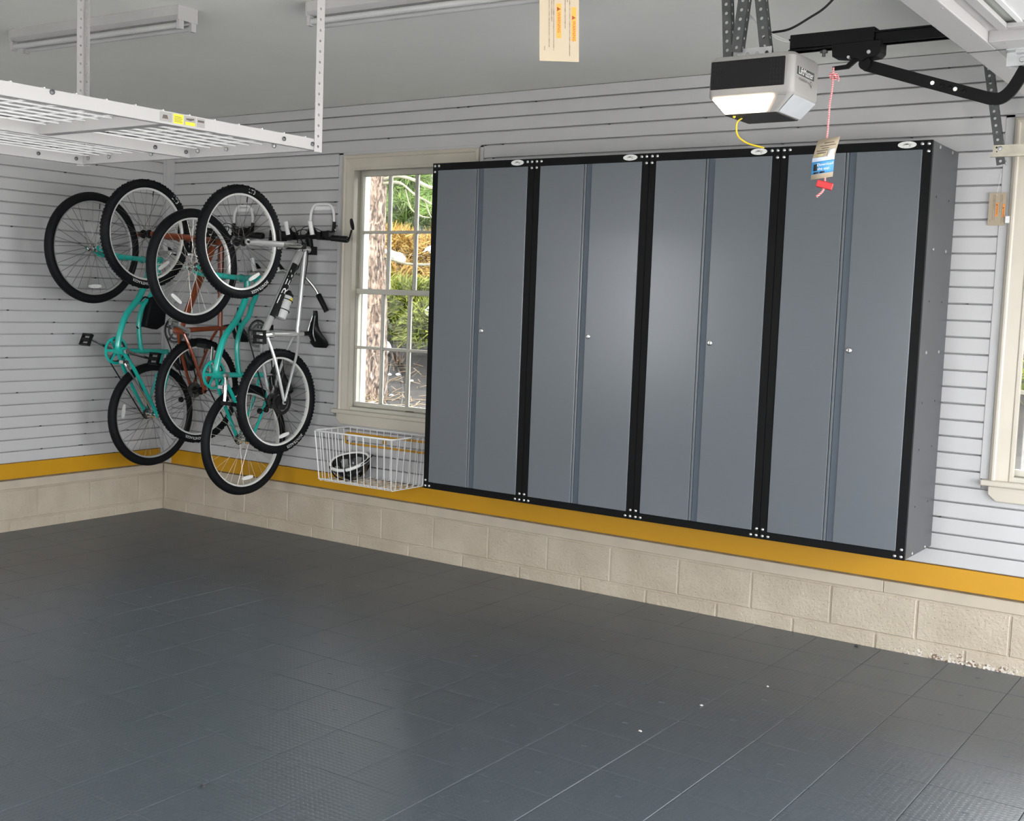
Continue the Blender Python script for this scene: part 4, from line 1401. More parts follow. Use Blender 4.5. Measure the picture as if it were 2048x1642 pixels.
# teal cruisers
def cruiser(X, dy, dz, rf, rr, near, far, label, dark, refl, bar_k, rh_shift=(0, 0)):
    def P(y, z):
        return (y + dy, z + dz)
    fh = P(-0.829, 1.722)
    rh = (P(-0.390, 0.648)[0] + rh_shift[0], P(-0.390, 0.648)[1] + rh_shift[1])
    root = empty('cruiser_bicycle', (X, rh[0], rh[1] - rr), label, 'bicycle', 'bicycles hung on the back wall')
    wheel(root, 'front', yz(X, fh), rf, 0.029, M_rimgrey if dark else M_rim, M_spoke_d if dark else M_spoke_l, False, refl[0], None, M_chrome)
    wheel(root, 'rear', yz(X, rh), rr, 0.029, M_rimgrey if dark else M_rim, M_spoke_d if dark else M_spoke_l, False, refl[1], None, M_chrome)
    f = MB()
    bb = P(-0.616, 1.067)
    f.cyl(yz(X, P(-0.415, 1.666)), yz(X, P(-0.285, 1.672)), 0.021, 14)
    outer = [(-0.390, 1.664), (-0.392, 1.60), (-0.403, 1.539), (-0.469, 1.414), (-0.564, 1.310), (-0.612, 1.204), (-0.634, 1.10), (-0.616, 1.067)]
    inner = [(-0.312, 1.668), (-0.312, 1.60), (-0.315, 1.556), (-0.345, 1.500), (-0.372, 1.429), (-0.432, 1.366), (-0.466, 1.260), (-0.461, 1.160), (-0.446, 1.066)]
    f.tube(spl([yz(X, P(*p)) for p in outer], 5), 0.0205, 14)
    f.tube(spl([yz(X, P(*p)) for p in inner], 5), 0.0165, 12)
    f.cyl(yz(X, bb), yz(X, P(-0.225, 1.056)), 0.0165, 12)
    f.tube(spl([yz(X, P(-0.505, 1.378)), yz(X, P(-0.462, 1.385)), yz(X, P(-0.432, 1.362))], 4), 0.011, 8)
    f.cyl((X - 0.038, bb[0], bb[1]), (X + 0.038, bb[0], bb[1]), 0.026, 14)
    h_ = yz(X, rh)
    for s_ in (-1, 1):
        e = V((s_, 0, 0))
        b_ = yz(X, bb)
        d = (h_ - b_).normalized()
        f.tube(spl([b_ + e * 0.02, b_ + d * 0.09 + e * 0.048, b_ + d * 0.24 + e * 0.058, h_ + e * 0.060], 4), 0.0125, 8)
        s2 = yz(X, P(-0.25, 1.057))
        f.tube(spl([s2 + e * 0.012, s2 + V((s_ * 0.045, 0.01, -0.06)), s2 + V((s_ * 0.056, -0.03, -0.20)), h_ + e * 0.060], 5), 0.0095, 8)
        f.lathe(h_ + e * 0.060, (1, 0, 0), [(-0.004, 0.018), (0.004, 0.018)], 10, False)
    f.build('frame', M_teal, root)
    fk = MB()
    for s_ in (-1, 1):
        e = V((s_ * 0.055, 0, 0))
        pts = [yz(X, fh) + e, yz(X, P(-0.788, 1.708)) + e, yz(X, P(-0.730, 1.686)) + e, yz(X, P(-0.60, 1.672)) + e, yz(X, P(-0.450, 1.667)) + e * 0.9, yz(X, P(-0.425, 1.667)) + e * 0.3]
        sp2 = spl(pts, 4)
        fk.tube(sp2, [0.0105 + 0.006 * min(1, i / 8) for i in range(len(sp2))], 10)
        fk.lathe(yz(X, fh) + e, (1, 0, 0), [(-0.004, 0.015), (0.004, 0.015)], 10, False)
    fk.lathe(yz(X, P(-0.432, 1.667)), (0, 1, 0), [(-0.012, 0.026), (0.012, 0.022)], 12, False)
    fk.build('fork', M_teal, root)
    # stem and swept-back chrome bar
    k = bar_k
    bc = V((X, -0.215 + dy * 0.9, 1.728 + dz))
    MB().tube([yz(X, P(-0.29, 1.672)), yz(X, P(-0.245, 1.674)), bc], [0.013, 0.013, 0.016], 10).build('stem', M_chrome, root)
    half = [(0, 0, 0), (0.10 * k, 0.004, -0.004), (0.18 * k, 0.02, -0.014), (0.25 * k, 0.06, -0.030), (0.305 * k, 0.115, -0.105), (0.335 * k, 0.135, -0.17), (0.375 * k, 0.150, -0.245)]
    R_ = [bc + V(p) for p in half]
    L_ = [bc + V((-p[0], p[1], p[2])) for p in half]
    pts = spl(L_[::-1] + R_[1:], 5)
    hb = MB().tube(pts, 0.0115, 10).build('handlebar', M_chrome, root)
    for q in (R_, L_):
        d = (q[-1] - q[-2]).normalized()
        a = q[-1] - d * 0.115
        MB().tube([a, a + d * 0.008, a + d * 0.11, q[-1] + d * 0.006], [0.016, 0.0185, 0.0165, 0.018], 12).build('grip', M_blackm, hb)
    MB().cyl(yz(X, P(-0.23, 1.056)), yz(X, P(-0.115, 1.052)), 0.0130, 12).build('seat_post', M_chrome, root)
    saddle(root, X, -0.085 + dy, 1.05 + dz + 0.145, 1.05 + dz - 0.125, 0.23, 0.045)
    crank(root, X, bb, near, far, 0.080, M_chrome, M_chrome if not dark else M_dsteel, guard=M_teal)
    chain(root, X, bb, 0.078, rh, 0.034)
    # kick stand
    ks = yz(X, bb) + V((0.045, -0.004, -0.07))
    MB().tube(spl([ks, ks + V((0.018, 0.01, -0.03)), ks + (h_ - yz(X, bb)) * 0.75 + V((0.03, 0, 0.02))], 4), 0.0075, 8).obox(ks, (1, 0, 0), (0, 1, 0), (0, 0, 1), 0.02, 0.022, 0.01).build('kickstand', M_chrome, root)
    return root


cruiser(1.24, 0, 0, 0.344, 0.354, (1.39, -0.645, 0.90), (1.09, -0.59, 1.235), 'teal cruiser bicycle hanging lower, just left of the silver bike', False, (-125, -85), 1.0)
c1 = cruiser(0.38, -0.070, 0.1045, 0.350, 0.349, (0.53, -0.507, 1.12), (0.22, -0.843, 1.239), 'teal cruiser bicycle hanging in the corner beside the left wall', True, (-88, 172), 0.86, (0.035, -0.012))
pb = MB().prism([(0.365, -0.470, 1.520), (0.365, -0.400, 1.545), (0.365, -0.335, 1.500), (0.365, -0.352, 1.345), (0.365, -0.415, 1.310), (0.365, -0.515, 1.330)], (0.06, 0, 0))
pb.build('frame_bag', M_rubber, c1, bevel=0.01)
MB().tube(spl([(0.385, -0.515, 1.335), (0.39, -0.545, 1.318), (0.385, -0.56, 1.33)], 4), 0.005, 6).tube(spl([(0.39, -0.46, 1.515), (0.39, -0.50, 1.525), (0.385, -0.54, 1.49)], 4), 0.006, 6).build('bag_strap', M_rubber, c1)

# ---- white slat-wall hooks that carry the handlebars
def hook(xc, wd, zt_, zb, reach, tipz, label):
    root = empty('bike_hook', (xc, -0.03, zb), label, 'hook', 'white tube bike hooks')
    h = wd / 2
    y = -0.036
    MB().tube(spl([(xc - h - 0.008, y, zb), (xc - h, y, zt_ - 0.05), (xc - h + 0.03, y, zt_ - 0.006), (xc, y, zt_), (xc + h - 0.03, y, zt_ - 0.006), (xc + h, y, zt_ - 0.05), (xc + h + 0.008, y, zb)], 6), 0.0095, 10).build('back_frame', M_wire, root)
    MB().box((xc - h, -0.0290, zt_ - 0.035), (xc + h, -0.0215, zt_ - 0.012)).build('slat_bracket', M_wire, root, smooth=False)
    for s_ in (-1, 1):
        x = xc + s_ * (h + 0.008)
        am = MB().tube(spl([(x, y, zb + 0.01), (x, y - 0.01, zb - 0.055), (x, y - 0.06, zb - 0.085), (x, y - reach + 0.05, zb - 0.085), (x, y - reach, zb - 0.05), (x, y - reach - 0.015, tipz - 0.04)], 5), 0.0105, 10).build('arm', M_blackm, root)
        MB().tube([(x, y - reach - 0.012, tipz - 0.065), (x, y - reach - 0.036, tipz + 0.012), (x, y - reach - 0.0375, tipz + 0.016)], [0.0140, 0.0150, 0.011], 10).build('tip', M_wire, am)


hook(1.537, 0.190, 2.152, 2.030, 0.185, 2.015, 'white tube bike hook right of the silver bike wheel, near the window')
hook(0.822, 0.165, 2.152, 2.030, 0.185, 2.015, 'white tube bike hook behind the silver bike front wheel')
hook(1.235, 0.190, 1.93, 1.81, 0.175, 1.785, 'white tube bike hook holding the lower teal cruiser')
hook(0.40, 0.165, 2.03, 1.91, 0.20, 1.88, 'white tube bike hook in the corner behind the wheels')

# ================================================================ BASKET, HELMET, LOOP
bk = empty('wire_basket', (2.11, -0.19, 0.45), 'white wire basket hanging on the wall under the window', 'basket')
TL, TR, BLx, BRx = 1.795, 2.432, 1.835, 2.405
YF, YB = -0.355, -0.028
ZTp, ZBt = 0.757, 0.452
rim = [(TL, YB, ZTp), (TL, YB - 0.2, ZTp)] + [(TL + 0.012, YF + 0.012, ZTp), (TL + 0.03, YF, ZTp)] + [(TR - 0.03, YF, ZTp), (TR - 0.008, YF + 0.012, ZTp)] + [(TR, YB - 0.2, ZTp), (TR, YB, ZTp)]
MB().tube(rim, 0.0055, 8).tube([(TL, YB, ZTp), (TR, YB, ZTp)], 0.0045, 8).build('rim', M_wire, bk)
wr_ = 0.0026


def wire(path, r=wr_):
    MB().tube(path, r, 6).build('wire', M_wire, bk)


nf = 12
for i in range(nf):
    t = i / (nf - 1)
    xa, xb = TL + 0.015 + (TR - TL - 0.03) * t, BLx + (BRx - BLx) * t
    wire([(xa, YF + 0.003, ZTp), (xb, YF + 0.022, ZBt + 0.012), (xb, YF + 0.034, ZBt), (xb, YB - 0.014, ZBt), (xb, YB - 0.004, ZBt + 0.012), (xa, YB, ZTp)], 0.0038 if i in (0, nf - 1) else wr_)
for j in range(5):
    t = (j + 0.5) / 5
    ya = YF + 0.03 + (YB - YF - 0.05) * t
    wire([(TL, ya, ZTp), (BLx - 0.004, ya, ZBt + 0.012), (BLx + 0.01, ya, ZBt - 0.004), (BRx - 0.01, ya, ZBt - 0.004), (BRx + 0.004, ya, ZBt + 0.012), (TR, ya, ZTp)])
wire([(BLx - 0.005, YF + 0.02, ZBt + 0.012), (BRx + 0.005, YF + 0.02, ZBt + 0.012)])

lp = empty('orange_loop', (2.08, -0.03, 0.652), 'flat orange loop with a round knob on the wall behind the wire basket', 'loop')
l0, l1, z0, z1, q = 1.765, 2.50, 0.652, 0.718, 0.03
path = []
for cx_, cz_, a0 in ((l1 - q, z1 - q, 0), (l0 + q, z1 - q, 90), (l0 + q, z0 + q, 180), (l1 - q, z0 + q, 270)):
    for k in range(6):
        a = radians(a0 + 18 * k)
        path.append((cx_ + q * cos(a), -0.0275, cz_ + q * sin(a)))
MB().tube(path, 0.0068, 8, True).build('loop', M_orangeband, lp)
MB().lathe((2.09, -0.0225, 0.685), (0, -1, 0), [(0, 0.013), (0.008, 0.013), (0.011, 0.009)], 16, False).build('knob', M_orangeband, lp)

# helmet lying upside down in the basket
hc = V((1.945, -0.185, 0.570))
hroot = empty('bike_helmet', (hc.x, hc.y, ZBt + 0.006), 'black and white bike helmet lying upside down in the wire basket', 'helmet')
hm = Matrix.Rotation(radians(-5), 4, 'Y') @ Matrix.Rotation(radians(27), 4, 'X')


def hp(u, v, s=1.0, dz=0.0):
    """u angle round, v 0 at rim .. 1 at crown (down)"""
    a, b_ = u, v * pi / 2
    wob = 1 + 0.03 * sin(3 * u)
    p = V((0.142 * cos(a) * cos(b_) * wob * s, 0.105 * sin(a) * cos(b_) * s, -0.118 * sin(b_) * s + dz + 0.003 * cos(2 * u) * (1 - v)))
    return hc + hm @ p


shell = MB()
NU, NV = 48, 10
vs, fs = [], []
for j in range(NV + 1):
    for i in range(NU):
        vs.append(hp(2 * pi * i / NU, j / NV * 0.97, 1.0))
off = len(vs)
for j in range(NV + 1):
    for i in range(NU):
        vs.append(hp(2 * pi * i / NU, j / NV * 0.97, 0.86))


def vent(i, j):
    return (i // 3) % 2 == 0 and 2 <= j <= 6


for j in range(NV):
    for i in range(NU):
        l = (i + 1) % NU
        a, b_, c_, d_ = j * NU + i, j * NU + l, (j + 1) * NU + l, (j + 1) * NU + i
        if vent(i, j):
            for e0, e1, ni, nj in ((a, b_, i, j - 1), (b_, c_, l, j), (c_, d_, i, j + 1), (d_, a, (i - 1) % NU, j)):
                if not vent(ni, nj):
                    fs.append((e0, e1, off + e1, off + e0))
            continue
        fs.append((a, b_, c_, d_))
        fs.append((off + d_, off + c_, off + b_, off + a))
for i in range(NU):
    l = (i + 1) % NU
    fs.append((i, off + i, off + l, l))
shell.add(vs, fs).build('shell', M_helm, hroot)
MB().tube([hp(2 * pi * i / 48, 0.03, 0.965, 0.002) for i in range(48)], 0.0100, 8, True).build('rim_band', M_text_w, hroot)
pad = MB()
for u in (0.5, 1.5, 2.6, 3.7, 4.7, 5.6):
    c_ = hp(u, 0.35, 0.78)
    n_ = (hc - c_).normalized()
    a_, b_ = basis(n_)
    pad.obox(c_, a_, b_, n_, 0.022, 0.03, 0.006)
pad.build('pads', M_helmfoam, hroot, bevel=0.005)
MB().loft([[hp(u, 0.5, 0.80 + k) for u in np.linspace(0, 6.28, 20)[:-1]] for k in (0.0, 0.02)]).build('liner', M_helmfoam, hroot)
MB().prism([hp(u, 0.05, 1.0) for u in (-0.5, -0.25, 0, 0.25, 0.5)] + [hp(0.25, -0.08, 1.30), hp(-0.25, -0.08, 1.30)], (0, 0, 0.006)).build('visor', M_blackm, hroot)
for u in (4.1, 5.0):
    st = [hp(u, 0.0, 0.93), hp(u, 0.0, 1.05, 0.01), hp(u, 0.35, 1.1), hp(u + 0.12, 0.75, 1.12), hp(u + 0.5, 0.95, 1.05)]
    MB().tube(spl(st, 5), 0.005, 6).build('strap', M_blackm, hroot)

# ================================================================ CEILING RACK
xr_, xm_, xl_, yE, yN = 3.955, 3.324, 2.690, -2.667, -5.05
zr0, zr1 = 2.066, 2.104
rk = empty('ceiling_rack', (3.32, -3.8, zr0), 'white wire-deck storage rack hung from the ceiling at the left', 'rack')
for x in (xr_, xm_, xl_):
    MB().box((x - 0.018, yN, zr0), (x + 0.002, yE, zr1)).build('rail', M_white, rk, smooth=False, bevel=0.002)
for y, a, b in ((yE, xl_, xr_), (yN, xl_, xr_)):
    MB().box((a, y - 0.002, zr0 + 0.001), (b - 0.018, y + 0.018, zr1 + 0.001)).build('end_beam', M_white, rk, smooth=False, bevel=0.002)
MB().box((xm_, -3.30, zr0 + 0.003), (xr_ - 0.018, -3.262, zr1)).build('cross_beam', M_white, rk, smooth=False, bevel=0.002)
MB().box((xl_, -3.90, zr0 + 0.003), (xm_ - 0.018, -3.862, zr1)).build('cross_beam', M_white, rk, smooth=False, bevel=0.002)
for x0, x1 in ((xl_ + 0.006, xm_ - 0.022), (xm_ + 0.006, xr_ - 0.022)):
    n = 9
    for i in range(n):
        x = x0 + (x1 - x0) * (i + 0.5) / n
        MB().tube([(x, yN + 0.02, zr1 - 0.0045), (x, yE, zr1 - 0.0045)], 0.0028, 6).build('deck_wire', M_wire, rk)
n = 24
for i in range(n):
    y = yN + (yE - yN) * (i + 0.5) / n
    MB().tube([(xl_ - 0.01, y, zr1 + 0.0010), (xr_ - 0.003, y, zr1 + 0.0010)], 0.0028, 6).build('deck_wire', M_wire, rk)
for x, s_ in ((xr_ + 0.004, -1), (xl_ - 0.020, 1)):
    m = MB()
    m.perf((x, yE + 0.002, zr0 - 0.004), (x, yE + 0.002, CZ), 0.034, (1, 0, 0), 0.002, 0.034, 0.0048)
    m.perf((x + s_ * 0.016, yE + 0.020, zr0 - 0.004), (x + s_ * 0.016, yE + 0.020, CZ), 0.034, (0, 1, 0), 0.002, 0.034, 0.0048)
    m.build('post', M_white, rk, smooth=False)
    m = MB()
    m.perf((x, yN + 0.002, zr0 - 0.004), (x, yN + 0.002, CZ), 0.034, (1, 0, 0), 0.002, 0.034, 0.0048)
    m.build('post', M_white, rk, smooth=False)
rb = MB().lathe((0, 0, 0), (1, 0, 0), [(0, 0.0075), (0.004, 0.0075), (0.006, 0.004)], 8, False).mesh('bolt', M_dsteel, True)
rb2 = MB().lathe((0, 0, 0), (0, -1, 0), [(0, 0.008), (0.006, 0.008), (0.009, 0.004)], 8, False).mesh('bolt', M_steel, True)
for y, z in ((-2.69, 2.085), (-2.824, 2.085), (-3.691, 2.097)):
    inst('bolt', rb, (xr_ + 0.002, y, z), rk)
for y in (-2.69, -2.83):
    inst('bolt', rb, (xm_ + 0.002, y, 2.086), rk)
for y in (-2.70, -2.87):
    inst('bolt', rb, (xl_ + 0.002, y, 2.086), rk)
for x in (2.73, 2.86, 3.11, 3.37, 3.52, 3.76):
    inst('bolt', rb2, (x, yE - 0.002, 2.090), rk)
for x, y, z in ((xl_ - 0.020, yE + 0.002, 2.20),):
    inst('bolt', rb, (x + 0.001, y + 0.004, z), rk)
# stickers on the near rail
sx = xr_ + 0.0026
for k, (ya, yb_, m) in enumerate(((-3.330, -3.286, M_op), (-3.280, -3.243, mat('yellow_sticker', (0.80, 0.66, 0.03), 0.5, nscale=9, namt=0.04)), (-3.238, -3.196, M_op), (-3.190, -3.160, M_op))):
    MB().box((sx - 0.0006, ya, 2.073), (sx, yb_, 2.100)).build('sticker', m, rk, smooth=False)
px = MB()
px.prism([(sx, -3.322, 2.081), (sx, -3.300, 2.081), (sx, -3.304, 2.092), (sx, -3.318, 2.092)], (0.0005, 0, 0))
px.prism([(sx, -3.232, 2.093), (sx, -3.202, 2.095), (sx, -3.202, 2.091), (sx, -3.216, 2.087), (sx, -3.232, 2.089)], (0.0005, 0, 0))
px.box((sx, -3.187, 2.088), (sx + 0.0005, -3.163, 2.094))
for i in range(4):
    px.box((sx, -3.277, 2.078 + 0.0045 * i), (sx + 0.0005, -3.247 - 0.004 * (i % 2), 2.0795 + 0.0045 * i))
px.build('sticker_print', M_text_d, rk, smooth=False)
MB().box((sx - 0.0002, -3.236, 2.0735), (sx + 0.0006, -3.198, 2.083)).build('sticker_print', MATS['yellow_sticker'], rk, smooth=False)


# ================================================================ STRIP LIGHTS
def strip_light(a, b, yoff, label):
    """unlit two-tube fluorescent strip, its lower edge line given at the ceiling from a to b"""
    a, b = V(a), V(b)
    d = (b - a).normalized()
    n = V((-d.y, d.x, 0))
    L = (b - a).length
    root = empty('strip_light', ((a.x + b.x) / 2, (a.y + b.y) / 2 + 0.05, CZ - 0.09), label, 'light', 'unlit fluorescent strip lights')

    def R(t, w_, z):
        return a + d * t + n * w_ + V((0, 0, z))
    W2 = 0.105
    hs = [(0.0, -0.001), (0.0, -0.040), (0.020, -0.056), (W2 - 0.020, -0.056), (W2, -0.040), (W2, -0.001)]
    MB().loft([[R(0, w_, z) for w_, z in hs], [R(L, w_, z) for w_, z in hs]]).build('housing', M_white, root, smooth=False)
    for t0, t1 in ((-0.004, 0.0015), (L - 0.0015, L + 0.004)):
        MB().loft([[R(t0, w_, z) for w_, z in [(-0.002, -0.001), (-0.002, -0.060), (W2 + 0.002, -0.060), (W2 + 0.002, -0.001)]], [R(t1, w_, z) for w_, z in [(-0.002, -0.001), (-0.002, -0.060), (W2 + 0.002, -0.060), (W2 + 0.002, -0.001)]]]).build('end_plate', M_white, root, smooth=False)
    for w_ in (0.018, W2 - 0.018):
        MB().cyl(R(0.016, w_, -0.078), R(L - 0.016, w_, -0.078), 0.0127, 12).build('tube', M_tube, root)
        for t in (0.006, L - 0.006):
            MB().obox(R(t, w_, -0.075), d, n, (0, 0, 1), 0.008, 0.013, 0.020).build('lamp_holder', M_white, root, smooth=False)
    for t in (0.10, L - 0.16):
        MB().lathe(R(t, -0.0005, -0.020), -n, [(0, 0.011), (0.001, 0.011), (0.0012, 0.009)], 14, False).build('knockout', M_white, root)


strip_light((1.70, -2.345, CZ), (2.803, -2.290, CZ), 0, 'unlit two-tube strip light at the far left of the ceiling')
strip_light((3.325, -2.075, CZ), (4.43, -2.02, CZ), 0, 'unlit two-tube strip light at the top edge right of the rack post')

# ================================================================ DOOR OPENER
oy, ox0, ox1, ozt, ozm, ozb = -1.80, 4.965, 5.271, 2.440, 2.311, 2.248
oyb = -1.556
op = empty('door_opener', ((ox0 + ox1) / 2, (oy + oyb) / 2, ozb), 'grey and black garage door opener with lit lamp under the ceiling', 'opener')


def rrect(x0, x1, ya, yb, z, r, n=5):
    out = []
    for cx_, cy_, a0 in ((x1 - r, yb - r, 0), (x0 + r, yb - r, 90), (x0 + r, ya + r, 180), (x1 - r, ya + r, 270)):
        for k in range(n):
            a = radians(a0 + 90 * k / (n - 1))
            out.append(V((cx_ + r * cos(a), cy_ + r * sin(a), z)))
    return out


bx0, bx1, by0, by1 = ox0 + 0.054, ox1 - 0.060, oy + 0.026, oyb - 0.008
MB().loft([rrect(bx0, bx1, by0, by1, ozb, 0.012), rrect(ox0 + 0.002, ox1 - 0.002, oy + 0.004, oyb - 0.002, ozm - 0.006, 0.022), rrect(ox0, ox1, oy, oyb, ozm, 0.024), rrect(ox0, ox1, oy, oyb, ozt - 0.012, 0.024), rrect(ox0 + 0.010, ox1 - 0.010, oy + 0.010, oyb - 0.010, ozt, 0.022)]).build('housing', M_op, op)
# black front panel, wrapping the left corner slightly
pn = MB().box((ox0 + 0.012, oy - 0.004, 2.330), (5.240, oy + 0.004, 2.424))
pn.build('front_panel', M_blackm, op, smooth=False, bevel=0.003)
M_gr = mat('grille_dark', (0.004, 0.004, 0.004), 0.7, nscale=9, namt=0.1)
gr = MB()
for i in range(4):
    for j in range(6):
        gr.box((5.190 + 0.011 * i, oy - 0.0052, 2.340 + 0.0135 * j), (5.196 + 0.011 * i, oy - 0.0038, 2.347 + 0.0135 * j))
gr.build('speaker_grille', M_gr, op, smooth=False, kind='stuff')
gr = MB()
for i in range(4):
    for j in range(6):
        gr.box((ox0 + 0.018 + 0.009 * i, oy - 0.0052, 2.342 + 0.0135 * j), (ox0 + 0.023 + 0.009 * i, oy - 0.0038, 2.348 + 0.0135 * j))
gr.build('speaker_grille', M_gr, op, smooth=False, kind='stuff')


def quad_slab(q, th, name, m, par):
    q = [V(p) for p in q]
    n_ = (q[1] - q[0]).cross(q[3] - q[0]).normalized()
    MB().prism([p - n_ * 0.001 for p in q], n_ * -th).build(name, m, par, smooth=False, bevel=0.0012)


# lamp lens on the sloping underside facing the room
def slope(u, v):
    """u along x 0..1, v 0 top .. 1 bottom on the -y slope"""
    a = V((ox0 + 0.010, oy + 0.004, ozm - 0.007)).lerp(V((ox1 - 0.010, oy + 0.004, ozm - 0.007)), u)
    b_ = V((bx0 + 0.004, by0, ozb + 0.001)).lerp(V((bx1 - 0.004, by0, ozb + 0.001)), u)
    return a.lerp(b_, v)


quad_slab([slope(0.02, 0.08), slope(0.81, 0.08), slope(0.79, 0.97), slope(0.02, 0.97)], 0.004, 'lamp_lens', M_lamp, op)
quad_slab([slope(0.86, 0.08), slope(0.975, 0.08), slope(0.975, 0.97), slope(0.86, 0.97)], 0.002, 'lens_surround', M_op, op)


def slope2(u, v):
    """on the +x slope, u along y"""
    a = V((ox1 - 0.002, oy + 0.02, ozm - 0.007)).lerp(V((ox1 - 0.002, oyb - 0.015, ozm - 0.007)), u)
    b_ = V((bx1, by0 + 0.006, ozb + 0.001)).lerp(V((bx1, by1 - 0.006, ozb + 0.001)), u)
    return a.lerp(b_, v)


quad_slab([slope2(0.0, 0.05), slope2(1, 0.05), slope2(1, 0.97), slope2(0.0, 0.97)], 0.002, 'side_lens', mat('frosted_lens', (0.46, 0.48, 0.50), 0.22, nscale=14, namt=0.05), op)
MB().box((bx0 + 0.004, by0 + 0.004, ozb - 0.003), (bx1 - 0.004, by1 - 0.004, ozb + 0.002)).build('bottom_cover', mat('brown_black_plastic', (0.022, 0.018, 0.015), 0.45, nscale=9, namt=0.05), op, smooth=False, bevel=0.002)
MB().lathe((bx0 + 0.03, by0 + 0.02, ozb - 0.002), (0, 0, -1), [(0, 0.006), (0.006, 0.005), (0.008, 0.002)], 8, False).build('indicator', M_ycord, op)
MB().box((ox1 - 0.001, -1.770, 2.368), (ox1 + 0.0015, -1.614, 2.394)).build('name_plate', mat('plate_grey', (0.05, 0.055, 0.05), 0.5, nscale=9, namt=0.05), op, smooth=False)
text_on(text_on(MB(), 'LiftMaster', 0.033, (ox1 + 0.002, -1.692, 2.381), (0, 1, 0), (0, 0, 1)), '.', 0.001, (ox1 + 0.002, -1.692, 2.381), (0, 1, 0), (0, 0, 1)).build('plate_lettering', M_text_w, op, smooth=False)
text_on(text_on(MB(), 'POWERED BY my', 0.0125, (ox1 + 0.0012, -1.705, 2.355), (0, 1, 0), (0, 0, 1)), 'Q', 0.026, (ox1 + 0.0012, -1.640, 2.353), (0, 1, 0), (0, 0, 1)).build('plate_lettering', M_text_d, op, smooth=False)
# mounting angle and three perforated hangers
hg = MB().perf((5.010, -1.70, ozt + 0.022), (5.150, -1.70, ozt + 0.022), 0.040, (0, 1, 0), 0.002, 0.030, 0.007)
hg.box((5.010, -1.70, ozt), (5.150, -1.66, ozt + 0.002))
hg.build('mounting_angle', M_steel, op, smooth=False)


def hanger(p, q, wd, root, name='hanger', m=M_dsteel, back=0.03, pitch=0.030, hr=0.0062):
    mb = MB().perf(p, q, wd, (0, -1, 0), 0.002, pitch, hr)
    d = (V(q) - V(p)).normalized()
    mb.perf(V(p) + V((wd / 2, back / 2, 0)), V(q) + V((wd / 2, back / 2, 0)), back, (1, 0, 0), 0.002, pitch, hr)
    return mb.build(name, m, root, smooth=False)


hanger((4.990, -1.70, ozt - 0.005), (4.955, -1.68, CZ), 0.032, op)
hanger((5.025, -1.715, ozt + 0.03), (5.045, -1.70, CZ), 0.036, op)
hanger((5.128, -1.695, ozt - 0.002), (5.070, -1.68, CZ), 0.036, op)

# rail, trolley, arm
rl = empty('opener_rail', (6.5, -1.62, 2.462), 'black steel opener rail running from the opener to the right', 'rail')
ry = -1.655
mb = MB()
mb.box((5.20, ry - 0.012, 2.463), (8.20, ry + 0.012, 2.506))
mb.box((5.20, ry - 0.024, 2.463), (8.20, ry + 0.024, 2.468))
mb.box((5.20, ry - 0.024, 2.499), (8.20, ry + 0.024, 2.504))
mb.build('rail_bar', M_black, rl, smooth=False)
MB().box((5.205, ry - 0.027, 2.470), (5.490, ry + 0.027, 2.5165)).build('rail_sleeve', M_black, rl, smooth=False, bevel=0.002)
MB().cyl((5.316, ry, 2.463), (5.316, ry, 2.440), 0.006, 8).lathe((5.316, ry, 2.452), (0, 0, 1), [(0, 0.013), (0.007, 0.013)], 6, False).build('rail_bolt', M_dsteel, rl)
MB().box((8.16, ry - 0.03, 2.45), (8.299, ry + 0.03, 2.52)).build('header_bracket', M_black, rl, smooth=False)
tr = empty('opener_trolley', (5.43, ry, 2.40), 'black trolley with a long door arm on the opener rail', 'trolley')
MB().prism([(5.352, ry - 0.032, 2.472), (5.515, ry - 0.032, 2.472), (5.515, ry - 0.032, 2.432), (5.503, ry - 0.032, 2.420), (5.470, ry - 0.032, 2.418), (5.455, ry - 0.032, 2.408), (5.440, ry - 0.032, 2.418), (5.356, ry - 0.032, 2.430)], (0, 0.064, 0)).build('carriage', M_black, tr, smooth=False, bevel=0.002)
MB().lathe((5.478, ry - 0.033, 2.435), (0, -1, 0), [(0, 0.007), (0.004, 0.006)], 8, False).lathe((5.412, ry - 0.020, 2.424), (0, -1, 0), [(0, 0.006), (0.016, 0.005)], 8, False).build('rivets', M_steel, tr)
MB().prism([(5.425, ry - 0.012, 2.428), (5.440, ry - 0.012, 2.420), (5.405, ry - 0.012, 2.392), (5.352, ry - 0.012, 2.390), (5.352, ry - 0.012, 2.402), (5.398, ry - 0.012, 2.405)], (0, 0.012, 0)).build('release_lever', M_black, tr, smooth=False)
arm_path = [(5.460, 2.400), (5.640, 2.338), (5.825, 2.275), (5.860, 2.264), (5.888, 2.264), (5.913, 2.283), (5.932, 2.312), (5.952, 2.352)]
am = MB()
aw = 0.0185
for _ in (0,):
    A = spl([V((x, ry, z)) for x, z in arm_path], 4)
    rgs = []
    for i, p in enumerate(A):
        d = (A[min(i + 1, len(A) - 1)] - A[max(i - 1, 0)]).normalized()
        u = V((-d.z, 0, d.x))
        rgs.append([p + u * (aw * a) + V((0, b_ * 0.006, 0)) for a, b_ in ((-1, -1), (1, -1), (1, 1), (-1, 1))])
    am.loft(rgs)
amo = am.build('door_arm', M_black, tr, smooth=False, bevel=0.001)
hl = MB()
d = V((0.365, 0, -0.125)).normalized()
for t in (0.60, 0.795):
    p = V((5.46, ry - 0.0063, 2.40)).lerp(V((5.825, ry - 0.0063, 2.275)), t)
    hl.lathe(p, (0, -1, 0), [(0, 0.0068), (0.0006, 0.0068), (0.0008, 0.002)], 10, False)
hl.build('arm_rivets', M_text_w, amo)
hl = MB()
